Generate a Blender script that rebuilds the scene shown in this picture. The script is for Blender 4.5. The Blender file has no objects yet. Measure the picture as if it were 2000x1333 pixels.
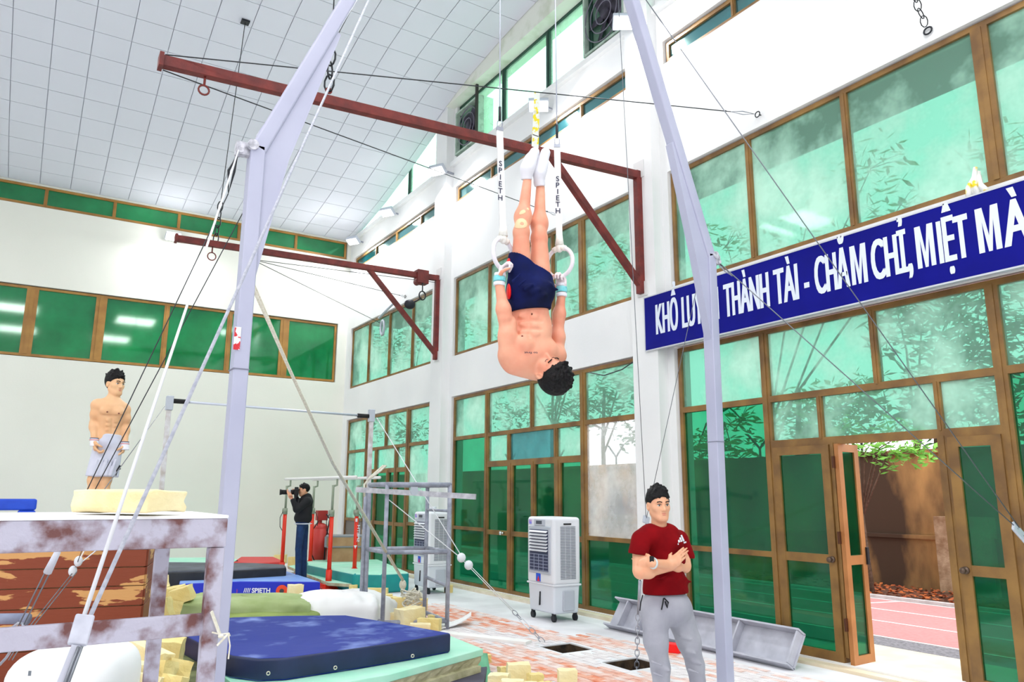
import bpy, bmesh, math, random
import numpy as np
from mathutils import Vector, Matrix
random.seed(7)
C = bpy.context.scene.collection
# ------------------------------------------------------------------ camera (solved from the photograph's vanishing points)
FPX = 1491.2
_rx, _ry, _rz = -0.199755856, -0.562104134, 0.00482420837
def _rot():
    cx, sx, cy, sy, cz, sz = math.cos(_rx), math.sin(_rx), math.cos(_ry), math.sin(_ry), math.cos(_rz), math.sin(_rz)
    Rx = np.array([[1,0,0],[0,cx,-sx],[0,sx,cx]]); Ry = np.array([[cy,0,sy],[0,1,0],[-sy,0,cy]]); Rz = np.array([[cz,-sz,0],[sz,cz,0],[0,0,1]])
    return Rz @ Rx @ Ry
RM = _rot()
EYE = np.array([0, 0, 1.65])
def ray(x, y):
    d = RM.T @ np.array([(x-1000)/FPX, (y-666.5)/FPX, 1.0]); return np.array([d[0], d[2], -d[1]])
def AZ(x, y, z=0.0):
    d = ray(x, y); return Vector(EYE + d*((z-1.65)/d[2]))
def AX(x, y, X):
    d = ray(x, y); return Vector(EYE + d*(X/d[0]))
def AY(x, y, Y):
    d = ray(x, y); return Vector(EYE + d*(Y/d[1]))
def AD(x, y, dep): return Vector(EYE + ray(x, y)*dep)
def PJ(p):
    q = np.array(p, float)-EYE; c = RM @ np.array([q[0], -q[2], q[1]])
    return (1000+FPX*c[0]/c[2], 666.5+FPX*c[1]/c[2], c[2])
cd = bpy.data.cameras.new('camera'); cam = bpy.data.objects.new('camera', cd); C.objects.link(cam)
cd.sensor_width = 36; cd.lens = 36*FPX/2000; cd.clip_start = 0.05; cd.clip_end = 200
def _w(v): return Vector((v[0], v[2], -v[1]))
r_, d_, f_ = _w(RM[0]), _w(RM[1]), _w(RM[2])
M = Matrix.Identity(4)
for i in range(3):
    M[i][0] = r_[i]; M[i][1] = -d_[i]; M[i][2] = -f_[i]
M[0][3], M[1][3], M[2][3] = EYE
cam.matrix_world = M
bpy.context.scene.camera = cam
# ------------------------------------------------------------------ view, world, lights
sc = bpy.context.scene
sc.view_settings.view_transform = 'Standard'; sc.view_settings.look = 'None'
sc.view_settings.exposure = 0.12; sc.view_settings.gamma = 1.0; sc.view_settings.use_curve_mapping = False
w = bpy.data.worlds.new('overcast'); sc.world = w; w.use_nodes = True
nt = w.node_tree; nt.nodes.clear()
bo = nt.nodes.new('ShaderNodeOutputWorld'); bg = nt.nodes.new('ShaderNodeBackground')
bg.inputs[0].default_value = (0.93, 0.97, 1.0, 1); bg.inputs[1].default_value = 3.0
nt.links.new(bg.outputs[0], bo.inputs[0])
def area(name, loc, size, power, rot=(0,0,0), col=(1,1,1), sy=None):
    l = bpy.data.lights.new(name, 'AREA'); l.energy = power; l.color = col; l.size = size
    if sy: l.shape = 'RECTANGLE'; l.size_y = sy
    o = bpy.data.objects.new(name, l); C.objects.link(o); o.location = loc; o.rotation_euler = rot
    return o
# added area lamps that brighten the hall, standing for unseen ceiling luminaires
for (x, y) in ((-5,-3),(-1,-3),(3,-3),(-5,2),(-1,2),(3.5,2),(-6,8),(-3.5,13)):
    area('ceiling_fill_light', (x, y, 9.2), 1.5, 150, col=(1,0.985,0.96), sy=1.5)
def lin(c):
    return tuple(((v/255)/12.92 if v/255 <= 0.04045 else ((v/255+0.055)/1.055)**2.4) for v in c)
# ------------------------------------------------------------------ materials
MATS = {}
def mat(name, rgb, rough=0.6, metal=0.0, rgb2=None, scale=6.0, detail=5.0, lo=0.35, hi=0.65, bump=0.0, bscale=None, spec=0.5, stretch=None, emit=0, trans=0, sss=0):
    if name in MATS: return MATS[name]
    m = bpy.data.materials.new(name); m.use_nodes = True; MATS[name] = m
    n = m.node_tree.nodes; L = m.node_tree.links; b = n['Principled BSDF']
    c = lin(rgb)+(1,)
    b.inputs['Base Color'].default_value = c; b.inputs['Roughness'].default_value = rough
    b.inputs['Metallic'].default_value = metal; b.inputs['Specular IOR Level'].default_value = spec
    if sss:
        b.inputs['Subsurface Weight'].default_value = sss; b.inputs['Subsurface Radius'].default_value = (0.02, 0.008, 0.004); b.inputs['Subsurface Scale'].default_value = 1
    if emit:
        b.inputs['Emission Color'].default_value = c; b.inputs['Emission Strength'].default_value = emit
    tc = n.new('ShaderNodeTexCoord'); mp = n.new('ShaderNodeMapping'); L.new(tc.outputs['Object'], mp.inputs[0])
    if stretch: mp.inputs['Scale'].default_value = stretch
    if rgb2:
        t = n.new('ShaderNodeTexNoise'); t.inputs['Scale'].default_value = scale; t.inputs['Detail'].default_value = detail; L.new(mp.outputs[0], t.inputs['Vector'])
        r = n.new('ShaderNodeValToRGB'); r.color_ramp.elements[0].position = lo; r.color_ramp.elements[1].position = hi
        r.color_ramp.elements[0].color = c; r.color_ramp.elements[1].color = lin(rgb2)+(1,)
        L.new(t.outputs['Fac'], r.inputs[0]); L.new(r.outputs[0], b.inputs['Base Color'])
    if bump:
        t2 = n.new('ShaderNodeTexNoise'); t2.inputs['Scale'].default_value = bscale or scale*4; t2.inputs['Detail'].default_value = 4; L.new(mp.outputs[0], t2.inputs['Vector'])
        bp = n.new('ShaderNodeBump'); bp.inputs['Strength'].default_value = bump; bp.inputs['Distance'].default_value = 0.02
        L.new(t2.outputs['Fac'], bp.inputs['Height']); L.new(bp.outputs[0], b.inputs['Normal'])
    return m
def glass(name, tint, dusty, haze, gloss=0.10, rough=0.06, scale=1.3, thr=(0.3, 0.75), dshare=0.35):
    """sheet glass with a green sun film: see-through tint, dusty scattering layer, faint mirror"""
    m = bpy.data.materials.new(name); m.use_nodes = True; MATS[name] = m
    n = m.node_tree.nodes; L = m.node_tree.links; n.clear()
    o = n.new('ShaderNodeOutputMaterial')
    tr = n.new('ShaderNodeBsdfTransparent'); tr.inputs[0].default_value = tuple(math.sqrt(v) for v in lin(tint))+(1,)
    tl = n.new('ShaderNodeBsdfTranslucent'); tl.inputs[0].default_value = lin(dusty)+(1,)
    df = n.new('ShaderNodeBsdfDiffuse'); df.inputs[0].default_value = lin(dusty)+(1,)
    gl = n.new('ShaderNodeBsdfGlossy'); gl.inputs['Roughness'].default_value = rough; gl.inputs[0].default_value = (0.8, 1, 0.9, 1)
    a = n.new('ShaderNodeMixShader'); a.inputs[0].default_value = dshare; L.new(tl.outputs[0], a.inputs[1]); L.new(df.outputs[0], a.inputs[2])
    tc = n.new('ShaderNodeTexCoord'); t = n.new('ShaderNodeTexNoise'); t.inputs['Scale'].default_value = scale; t.inputs['Detail'].default_value = 5; t.inputs['Roughness'].default_value = 0.6
    L.new(tc.outputs['Object'], t.inputs['Vector'])
    r = n.new('ShaderNodeMapRange'); r.inputs[1].default_value = thr[0]; r.inputs[2].default_value = thr[1]; r.inputs[3].default_value = haze*0.35; r.inputs[4].default_value = min(1, haze*1.5)
    L.new(t.outputs['Fac'], r.inputs[0])
    b = n.new('ShaderNodeMixShader'); L.new(r.outputs[0], b.inputs[0]); L.new(tr.outputs[0], b.inputs[1]); L.new(a.outputs[0], b.inputs[2])
    c = n.new('ShaderNodeMixShader'); fr = n.new('ShaderNodeLayerWeight'); fr.inputs[0].default_value = 0.25
    mr = n.new('ShaderNodeMapRange'); mr.inputs[3].default_value = gloss*0.5; mr.inputs[4].default_value = min(1, gloss*3); L.new(fr.outputs['Fresnel'], mr.inputs[0]); L.new(mr.outputs[0], c.inputs[0])
    L.new(b.outputs[0], c.inputs[1]); L.new(gl.outputs[0], c.inputs[2]); L.new(c.outputs[0], o.inputs[0])
    return m
WHITE = mat('white_wall_paint', (244,244,244), 0.85, rgb2=(236,237,238), scale=0.7, bump=0.05, bscale=30)
CREAM = mat('cream_wall_paint', (238,238,228), 0.85, rgb2=(232,232,222), scale=0.5, bump=0.05, bscale=30)
STAIN = mat('stained_white_plaster', (235,237,228), 0.9, rgb2=(196,205,180), scale=2.2, lo=0.5, hi=0.78)
TILE = mat('ceiling_panel_white', (226,228,239), 0.8)
JOINT = mat('ceiling_joint_grey', (210,214,228), 0.8)
BROWN = mat('bronze_window_metal', (150,112,58), 0.45, rgb2=(112,80,44), scale=3, spec=0.5)
BROWND = mat('dark_bronze_metal', (98,66,42), 0.5, rgb2=(120,86,58), scale=4)
GUP = glass('green_film_glass_dusty', (84,150,126), (222,248,236), 0.55, gloss=0.04, scale=0.9, thr=(0.42,0.66))
GLO = glass('green_film_glass_clear', (34,128,90), (10,140,96), 0.22, gloss=0.10)
GTOP = glass('pale_green_glass', (190,245,215), (215,250,230), 0.3, gloss=0.03)
GSLIT = glass('blue_green_slit_glass', (20,90,100), (60,150,165), 0.35, gloss=0.3, rough=0.12, scale=2.5)
GBACK = glass('dark_green_back_glass', (0,120,66), (30,160,92), 1.0, gloss=0.12, rough=0.05, scale=0.7, dshare=0.85)
POLY = glass('clear_dusty_sheet', (225,228,230), (235,235,235), 0.35, gloss=0.08, rough=0.15, scale=2)
GREY = mat('pale_lilac_grey_paint', (172,174,198), 0.42, rgb2=(182,184,206), scale=2)
RUST = mat('red_oxide_steel', (126,44,38), 0.6, rgb2=(98,34,32), scale=7, bump=0.2, bscale=40)
STEEL = mat('galvanised_steel', (176,180,192), 0.4, metal=0.5, rgb2=(150,154,166), scale=9)
DARK = mat('dark_steel', (38,40,46), 0.5, metal=0.4)
CABLE = mat('steel_cable', (120,124,132), 0.4, metal=0.6)
WCABLE = mat('white_coated_cable', (225,226,232), 0.5)
DCABLE = mat('black_wire', (40,44,50), 0.5)
WROPE = mat('white_rope', (236,232,218), 0.9, rgb2=(212,206,188), scale=60)
RED = mat('orange_red_paint', (232,44,10), 0.4)
REDB = mat('bright_red_plastic', (250,14,10), 0.5)
FOAM = mat('yellow_foam', (242,224,160), 0.95, rgb2=(232,208,136), scale=5, bump=0.25, bscale=60)
FOAM2 = mat('pale_cream_foam', (250,238,196), 0.95, rgb2=(240,222,168), scale=5, bump=0.25, bscale=60)
NAVY = mat('chalky_navy_vinyl', (16,42,140), 0.6, spec=0.2, rgb2=(132,152,214), scale=3.2, detail=7, lo=0.55, hi=0.8, bump=0.25, bscale=5)
NAVYS = mat('navy_side_vinyl', (16,30,66), 0.5, rgb2=(24,40,84), scale=4)
BLACKV = mat('black_vinyl', (22,24,30), 0.5, rgb2=(34,37,44), scale=5)
BLACKT = mat('dusty_black_vinyl_top', (62,66,76), 0.6, rgb2=(92,97,110), scale=3)
BLUEV = mat('royal_blue_vinyl', (18,40,190), 0.45)
BLUEL = mat('light_blue_vinyl', (120,160,235), 0.5, rgb2=(140,176,240), scale=3)
MINT = mat('mint_green_vinyl', (160,228,200), 0.6, rgb2=(186,236,214), scale=3, bump=0.1)
TEAL = mat('teal_vinyl', (10,140,140), 0.5, rgb2=(20,155,150), scale=3)
GREENV = mat('green_vinyl', (96,200,140), 0.55)
OLIVE = mat('pale_olive_canvas', (176,192,140), 0.85, rgb2=(150,168,108), scale=2.5, bump=0.4, bscale=6)
SHEET = mat('white_canvas', (240,240,240), 0.8, rgb2=(248,248,250), scale=2, bump=0.15, bscale=4)
TIMBER = mat('chalky_painted_timber', (112,72,70), 0.8, rgb2=(188,185,202), scale=19, detail=12, lo=0.38, hi=0.56, bump=0.3, bscale=50, stretch=(0.5,0.5,0.5))
CHALK = mat('chalk_white_top', (240,239,243), 0.9)
FLOORM = mat('dusty_concrete', (214,213,218), 0.8, rgb2=(238,238,242), scale=1.4, detail=8, bump=0.1, bscale=20)
SKIN = mat('warm_skin', (232,176,140), 0.5, rgb2=(226,160,126), scale=6, sss=0.15)
SKINP = mat('flushed_skin', (236,172,142), 0.5, rgb2=(228,146,118), scale=5, sss=0.15)
HAIR = mat('black_hair', (5,4,6), 0.6, rgb2=(18,16,18), scale=40, bump=0.5, bscale=90, spec=0.25)
NAVYC = mat('navy_shorts_cloth', (8,22,84), 0.8, spec=0.2, rgb2=(4,10,44), scale=4, bump=0.3, bscale=8)
WHITEC = mat('white_cloth', (232,232,240), 0.85, bump=0.2, bscale=14)
SHORTS = mat('pale_grey_shorts_cloth', (212,214,228), 0.85, rgb2=(200,203,220), scale=5, bump=0.25, bscale=10)
MAROON = mat('maroon_tshirt_cloth', (138,12,20), 0.9, spec=0.1, rgb2=(108,6,14), scale=5, bump=0.35, bscale=9)
GREYC = mat('heather_grey_jogger_cloth', (172,172,182), 0.9, rgb2=(156,156,168), scale=6, bump=0.35, bscale=8)
BLACKC = mat('black_cloth', (18,19,24), 0.85)
DENIM = mat('blue_denim', (24,58,104), 0.85, rgb2=(16,44,84), scale=12)
PLASTIC = mat('white_plastic', (232,235,242), 0.4)
PLASTG = mat('light_grey_plastic', (188,194,206), 0.4)
NAVYG = mat('dark_blue_grille', (52,60,92), 0.5)
INK = mat('dark_blue_ink', (24,28,66), 0.6)
SIGNB = mat('sign_blue', (4,6,122), 0.5, spec=0.15, rgb2=(6,10,134), scale=2)
LETTER = mat('sign_letter_white', (226,234,248), 0.5)
BLACK = mat('matt_black', (10,10,12), 0.7)
LAMP = mat('lamp_face', (255,255,255), 0.5, emit=9)
# ------------------------------------------------------------------ mesh builder
OFF = {}
def tag(o, label=None, cat=None, group=None, kind=None):
    if label: o['label'] = label
    if cat: o['category'] = cat
    if group: o['group'] = group
    if kind: o['kind'] = kind
    return o
def thing(name, label, cat, loc=(0,0,0), group=None, kind=None):
    o = bpy.data.objects.new(name, None); C.objects.link(o); o.location = loc; o.empty_display_size = 0.1
    OFF[o.name] = Vector(loc)
    return tag(o, label, cat, group, kind)
def copy_tree(o, parent=None):
    c = o.copy(); C.objects.link(c); c.parent = parent; OFF[c.name] = OFF.get(o.name, Vector((0,0,0)))
    for ch in list(o.children): copy_tree(ch, c)
    return c
class MB:
    def __init__(s): s.v = []; s.f = []
    def add(s, vs, fs):
        b = len(s.v); s.v += [tuple(v) for v in vs]; s.f += [tuple(i+b for i in f) for f in fs]; return s
    def pbox(s, c, ax, ay, az):
        """box from its centre and three half-extent vectors"""
        c, ax, ay, az = Vector(c), Vector(ax), Vector(ay), Vector(az)
        vs = [c+sx*ax+sy*ay+sz*az for sz in (-1,1) for sx, sy in ((-1,-1),(1,-1),(1,1),(-1,1))]
        fs = [(3,2,1,0),(4,5,6,7),(0,1,5,4),(1,2,6,5),(2,3,7,6),(3,0,4,7)]
        if ax.cross(ay).dot(az) < 0: fs = [tuple(reversed(f)) for f in fs]
        return s.add(vs, fs)
    def box(s, x0, x1, y0, y1, z0, z1):
        return s.pbox(((x0+x1)/2,(y0+y1)/2,(z0+z1)/2), (abs(x1-x0)/2,0,0), (0,abs(y1-y0)/2,0), (0,0,abs(z1-z0)/2))
    def bar(s, a, b, w, h, up=(0,0,1)):
        a, b = Vector(a), Vector(b); d = (b-a); L = d.length; d = d/L; up = Vector(up)
        if abs(d.dot(up)) > 0.99: up = Vector((0,1,0))
        r = d.cross(up).normalized(); u = r.cross(d).normalized()
        return s.pbox((a+b)/2, d*L/2, r*w/2, u*h/2)
    def tube(s, pts, r, n=8, closed=False, r2=None, caps=True):
        pts = [Vector(p) for p in pts]; N = len(pts); rings = []
        up = None
        for i, p in enumerate(pts):
            if closed: d = (pts[(i+1) % N]-pts[i-1])
            else: d = pts[min(i+1, N-1)]-pts[max(i-1, 0)]
            d = d.normalized() if d.length > 1e-9 else Vector((0,0,1))
            if up is None:
                up = Vector((0,0,1)) if abs(d.z) < 0.9 else Vector((1,0,0))
            x = d.cross(up)
            if x.length < 1e-6: x = d.orthogonal()
            x.normalize(); y = x.cross(d).normalized(); up = y
            rr = r if r2 is None else r+(r2-r)*i/max(1, N-1)
            rings.append([p+(x*math.cos(2*math.pi*k/n)+y*math.sin(2*math.pi*k/n))*rr for k in range(n)])
        b = len(s.v)
        for rg in rings: s.v += [tuple(v) for v in rg]
        M_ = N if closed else N-1
        for i in range(M_):
            j = (i+1) % N
            for k in range(n):
                k2 = (k+1) % n
                s.f.append((b+i*n+k, b+i*n+k2, b+j*n+k2, b+j*n+k))
        if not closed and caps:
            s.f.append(tuple(b+k for k in reversed(range(n)))); s.f.append(tuple(b+(N-1)*n+k for k in range(n)))
        return s
    def cyl(s, a, b, r, n=16, r2=None): return s.tube([a, b], r, n, r2=r2)
    def ell(s, c, rx, ry, rz, n=16, m=10, rot=None):
        c = Vector(c); R = rot or Matrix.Identity(3); vs = []; fs = []
        for i in range(m+1):
            t = math.pi*i/m
            for k in range(n):
                p = 2*math.pi*k/n
                vs.append(c+R @ Vector((rx*math.sin(t)*math.cos(p), ry*math.sin(t)*math.sin(p), rz*math.cos(t))))
        for i in range(m):
            for k in range(n):
                k2 = (k+1) % n; fs.append((i*n+k, (i+1)*n+k, (i+1)*n+k2, i*n+k2))
        return s.add(vs, fs)
    def prism(s, poly, axis):
        """extrude a planar polygon (list of points) by a vector"""
        n = len(poly); P = [Vector(p) for p in poly]; A = Vector(axis)
        nn = Vector((0,0,0))
        for i in range(n): nn += P[i].cross(P[(i+1) % n])
        vs = P+[p+A for p in P]
        fs = [tuple(reversed(range(n))), tuple(range(n, 2*n))]+[(i, (i+1) % n, (i+1) % n+n, i+n) for i in range(n)]
        if nn.dot(A) < 0: fs = [tuple(reversed(f)) for f in fs]
        return s.add(vs, fs)
    def build(s, name, m, parent=None, smooth=False, bevel=0, seg=2, kind=None, label=None, sub=0):
        off = OFF.get(parent.name, Vector((0,0,0))) if parent else Vector((0,0,0))
        me = bpy.data.meshes.new(name); me.from_pydata([(v[0]-off.x, v[1]-off.y, v[2]-off.z) for v in s.v], [], s.f); me.update()
        me.materials.append(m)
        if smooth: me.shade_smooth()
        o = bpy.data.objects.new(name, me); C.objects.link(o)
        if parent: o.parent = parent
        OFF[o.name] = off.copy()
        if bevel:
            b = o.modifiers.new('bevel', 'BEVEL'); b.width = bevel; b.segments = seg; b.limit_method = 'ANGLE'; b.angle_limit = math.radians(40)
            if seg > 1: me.shade_smooth(); w_ = o.modifiers.new('wn', 'WEIGHTED_NORMAL'); w_.keep_sharp = False
        if sub: q = o.modifiers.new('sub', 'SUBSURF'); q.levels = sub; q.render_levels = sub; me.shade_smooth()
        if kind: o['kind'] = kind
        if label: o['label'] = label
        return o
def rebase(o):
    """move a top-level mesh's origin to its own base"""
    me = o.data; n = len(me.vertices); a = np.empty(n*3, np.float32); me.vertices.foreach_get('co', a); a = a.reshape(-1,3)
    c = Vector(((a[:,0].min()+a[:,0].max())/2, (a[:,1].min()+a[:,1].max())/2, a[:,2].min()))
    a -= np.array(c, np.float32); me.vertices.foreach_set('co', a.ravel()); me.update(); o.location = c; OFF[o.name] = c
    return o
def text(body, m, parent, org, ux, uz, cap, width=None, bold=0.0, name='lettering', ext=0.002, align_center=False, shear=0):
    """flat lettering as geometry: org is the left end of the baseline, ux the reading direction, uz the letters' up"""
    cu = bpy.data.curves.new(name, 'FONT'); cu.body = body; cu.offset = bold; cu.extrude = 0.0; cu.resolution_u = 4; cu.shear = shear
    if align_center: cu.align_x = 'LEFT'
    t = bpy.data.objects.new(name, cu); C.objects.link(t); bpy.context.view_layer.update()
    dg = bpy.context.evaluated_depsgraph_get(); me = bpy.data.meshes.new_from_object(t.evaluated_get(dg)); bpy.data.objects.remove(t)
    n = len(me.vertices); a = np.empty(n*3, np.float32); me.vertices.foreach_get('co', a); a = a.reshape(-1,3)
    x0, x1 = a[:,0].min(), a[:,0].max(); sz = cap/0.70; sx = (width/(x1-x0)) if width else sz
    ux, uz, org = Vector(ux).normalized(), Vector(uz).normalized(), Vector(org); nn = ux.cross(uz)
    off = OFF.get(parent.name, Vector((0,0,0))) if parent else Vector((0,0,0))
    u = (a[:,0]-x0)*sx - (((x1-x0)*sx/2) if align_center else 0); v = a[:,1]*sz
    b = np.outer(u, np.array(ux))+np.outer(v, np.array(uz))+np.array(org-off)
    b += np.array(nn)*ext
    me.vertices.foreach_set('co', b.astype(np.float32).ravel()); me.update(); me.materials.clear(); me.materials.append(m)
    o = bpy.data.objects.new(name, me); C.objects.link(o)
    if parent: o.parent = parent
    OFF[o.name] = off.copy()
    return o
def btext(body, m, parent, org, ux, uz, cap, width, b, name='lettering', ext=.003):
    """heavy lettering: the same glyphs laid three times, each a hair's breadth aside"""
    vs, fs = [], []; u = Vector(ux).normalized(); n = u.cross(Vector(uz)).normalized()
    for k, d in enumerate((-b, 0, b)):
        o = text(body, m, parent, Vector(org)+u*(b+d)+n*(.0003*k), ux, uz, cap, width=width-2*b, bold=0.004, ext=ext); q = len(vs)
        vs += [tuple(v.co) for v in o.data.vertices]; fs += [tuple(i+q for i in p.vertices) for p in o.data.polygons]; bpy.data.objects.remove(o)
    me = bpy.data.meshes.new(name); me.from_pydata(vs, [], fs); me.materials.append(m); o = bpy.data.objects.new(name, me); C.objects.link(o); o.parent = parent; OFF[o.name] = OFF[parent.name].copy()
    return o
def wire(pts, r, m, name, label, cat, group=None, n=6, parent=None):
    o = MB().tube(pts, r, n).build(name, m, parent, smooth=True)
    if not parent: rebase(o); tag(o, label, cat, group)
    return o
def sag(a, b, s, n=8):
    a, b = Vector(a), Vector(b); return [a+(b-a)*t/n-Vector((0,0,1))*s*4*(t/n)*(1-t/n) for t in range(n+1)]
def link_chain(a, b, parent, m, pitch=0.05, r=0.005, name='link'):
    a, b = Vector(a), Vector(b); d = b-a; L = d.length; d.normalize(); k = max(2, int(L/pitch))
    x = d.orthogonal().normalized(); y = d.cross(x)
    for i in range(k):
        c = a+d*(i+0.5)*L/k; q = x if i % 2 else y; h = L/k*0.66; wd = h*0.55
        pts = [c+d*h*math.cos(t)+q*wd*math.sin(t) for t in [2*math.pi*j/10 for j in range(10)]]
        MB().tube(pts, r, 5, closed=True).build(name, m, parent, smooth=True)
# ================================================================== THE HALL
YB = 19.5
def struct(name, mb, m, **k):
    o = mb.build(name, m, **k); o['kind'] = 'structure'; return o
BAYS = [(0.9-6.25, 0.9-0.7), (0.9, 7.15), (7.85, 13.35), (14.1, 19.2)]
BAYS[1] = (0.9, 7.15)
# floor with two square anchor pits
H1 = (5.16, 5.62, 6.02, 6.46)   # x0,x1,y0,y1
H2 = (5.08, 5.50, 7.02, 7.46)
fl = MB()
xs = [-8, H2[0], H1[0], H2[1], H1[1], 7.25]; ys = [-7, H1[2], H1[3], H2[2], H2[3], YB]
for i in range(5):
    for j in range(5):
        cx, cy = (xs[i]+xs[i+1])/2, (ys[j]+ys[j+1])/2
        if any(h[0] < cx < h[1] and h[2] < cy < h[3] for h in (H1, H2)): continue
        fl.box(xs[i], xs[i+1], ys[j], ys[j+1], -0.12, 0.0)
floor = struct('floor', fl, FLOORM)
for h in (H1, H2):
    q = MB(); t = 0.012
    q.box(h[0], h[1], h[2], h[3], -0.47, -0.45); q.box(h[0]-.004, h[0]+t, h[2]-.004, h[3]+.004, -0.45, -0.012); q.box(h[1]-t, h[1]+.004, h[2]-.004, h[3]+.004, -0.45, -0.012)
    q.box(h[0]+t, h[1]-t, h[2]-.004, h[2]+t, -0.45, -0.012); q.box(h[0]+t, h[1]-t, h[3]-t, h[3]+.004, -0.45, -0.012)
    q.build('anchor_pit', mat('rough_pit_concrete', (84,66,48), 0.95, rgb2=(34,26,20), scale=9, bump=0.6, bscale=20), floor)
# chalky brick paving strip (courses run along the hall)
def paving(x_of, y0, y1, name, seed):
    rnd = random.Random(seed); MMs = [MB(), MB(), MB(), MB()]
    y = y0
    L_, W_ = 0.22, 0.075
    n = 0
    x = x_of[0]; row = 0
    while x < x_of[1]:
        yy = y0+(row % 2)*L_/2
        while yy < y1:
            xa, xb, ya, yb = x+0.003, x+W_-0.003, yy+0.003, yy+L_-0.003
            cx, cy = (xa+xb)/2, (ya+yb)/2
            lim0 = x_of[2](cy); lim1 = x_of[3](cy)
            if lim0 < cx < lim1 and not any(h[0]-0.04 < cx < h[1]+0.04 and h[2]-0.1 < cy < h[3]+0.1 for h in (H1, H2)):
                z = 0.004+rnd.random()*0.004
                edge = min(cx-lim0, lim1-cx)
                d = 0.5+0.5*math.sin(cx*3.1+cy*0.9+seed)+rnd.gauss(0, 0.28)-(0.5 if edge < 0.15 else 0)
                k = 0 if d < 0.25 else 1 if d < 0.62 else 2 if d < 1.0 else 3
                MMs[k].box(xa, xb, ya, yb, -0.01, z)
            yy += L_
        x += W_; row += 1
    cols = [((222,214,216),(236,230,232)), ((226,192,182),(238,220,216)), ((224,164,144),(236,204,194)), ((226,132,96),(232,172,148))]
    for k, q in enumerate(MMs):
        if q.v: q.build('paving_brick', mat('brick_tone_%d' % k, cols[k][0], 0.85, rgb2=cols[k][1], scale=9, detail=8, lo=0.4, hi=0.6), floor, kind='stuff')
paving((3.3, 6.6, lambda y: 3.95+(0.35 if y<6 else 0), lambda y: 5.8 if y > 7.8 else 6.35-(y-5)*0.1), 4.3, 11.0, 'a', 1)
paving((-1.2, 1.0, lambda y: -1.2, lambda y: 0.75), 4.6, 7.6, 'b', 4)
# ceiling: curved down to the end wall, clad in square panels
PROF = [(19.5,8.52),(18.4,8.66),(17.2,8.86),(15.7,9.21),(14.15,9.65),(12.6,10.0),(11,10.2),(9,10.32),(6,10.38),(-7,10.4)]
def zc(Y):
    for (a, za), (b, zb) in zip(PROF, PROF[1:]):
        if b <= Y <= a: return zb+(za-zb)*(Y-b)/(a-b)
    return PROF[-1][1]
cb = MB(); pts = [(y, z+0.022) for y, z in PROF]
for (a, za), (b, zb) in zip(pts, pts[1:]):
    cb.add([(-8,a,za),(7.0,a,za),(7.0,b,zb),(-8,b,zb),(-8,a,za+.1),(7.0,a,za+.1),(7.0,b,zb+.1),(-8,b,zb+.1)], [(0,1,2,3),(7,6,5,4),(0,4,5,1),(2,6,7,3),(1,5,6,2),(3,7,4,0)])
ceil = struct('ceiling', cb, JOINT)
tile_me = None; Y = 19.46; nt_ = 0; far = MB(); cells = []
while Y > 3.0:
    sl = (zc(Y-0.3)-zc(Y))/0.3; a = math.atan(sl); yn = Y-0.6*math.cos(a)
    for i in range(-4, 14):
        x0 = -1.0+0.6*i; x1 = min(x0+0.6, 6.98)
        if x1-x0 < 0.1: continue
        cells.append((x0, x1, Y, yn))
    Y = yn
vis = []
for (x0, x1, ya, yb) in cells:
    c = ((x0+x1)/2, (ya+yb)/2, zc((ya+yb)/2)); p = PJ(c)
    if p[2] > 0 and -60 < p[0] < 1400 and -50 < p[1] < 600: vis.append((p[2], x0, x1, ya, yb))
    else: far.add([(x0+.004,ya-.004,zc(ya)),(x1-.004,ya-.004,zc(ya)),(x1-.004,yb+.004,zc(yb)),(x0+.004,yb+.004,zc(yb))], [(0,1,2,3)])
vis.sort()
for (dp, x0, x1, ya, yb) in vis[300:]: far.add([(x0+.004,ya-.004,zc(ya)),(x1-.004,ya-.004,zc(ya)),(x1-.004,yb+.004,zc(yb)),(x0+.004,yb+.004,zc(yb))], [(0,1,2,3)])
rt = random.Random(3)
for (dp, x0, x1, ya, yb) in vis[:300]:
    full = abs(x1-x0-0.6) < 1e-3
    ang = math.atan2(zc(ya)-zc(yb), ya-yb); L_ = math.hypot(ya-yb, zc(ya)-zc(yb))
    if full and tile_me: me = tile_me
    else:
        q = MB(); hx = (x1-x0)/2-0.006; q.pbox((0,0,0.006), (hx,0,0), (0,0.6/2-0.006,0), (0,0,0.006)); q.v = q.v
        me = bpy.data.meshes.new('ceiling_panel'); me.from_pydata(q.v, [], q.f); me.materials.append(TILE)
        if full: tile_me = me
    o = bpy.data.objects.new('ceiling_panel', me); C.objects.link(o); o.parent = ceil
    o.location = ((x0+x1)/2, (ya+yb)/2, (zc(ya)+zc(yb))/2+rt.uniform(-0.001, 0.001)); o.rotation_euler = (ang, 0, 0)
if far.v: far.build('ceiling_panel_field', TILE, ceil, kind='stuff')
# end wall (back), with two window bands
bw = MB()
bw.box(-8, 7.2, YB, YB+0.25, 0, 4.57); bw.box(-8, 7.2, YB, YB+0.25, 6.17, 8.0); bw.box(6.74, 7.2, YB, YB+0.25, 4.57, 6.17)
bw.box(6.9, 7.2, YB, YB+0.25, 8.0, 8.8); bw.box(-8, 7.2, YB, YB+0.25, 8.5, 8.8)
struct('wall_back', bw, CREAM)
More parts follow.
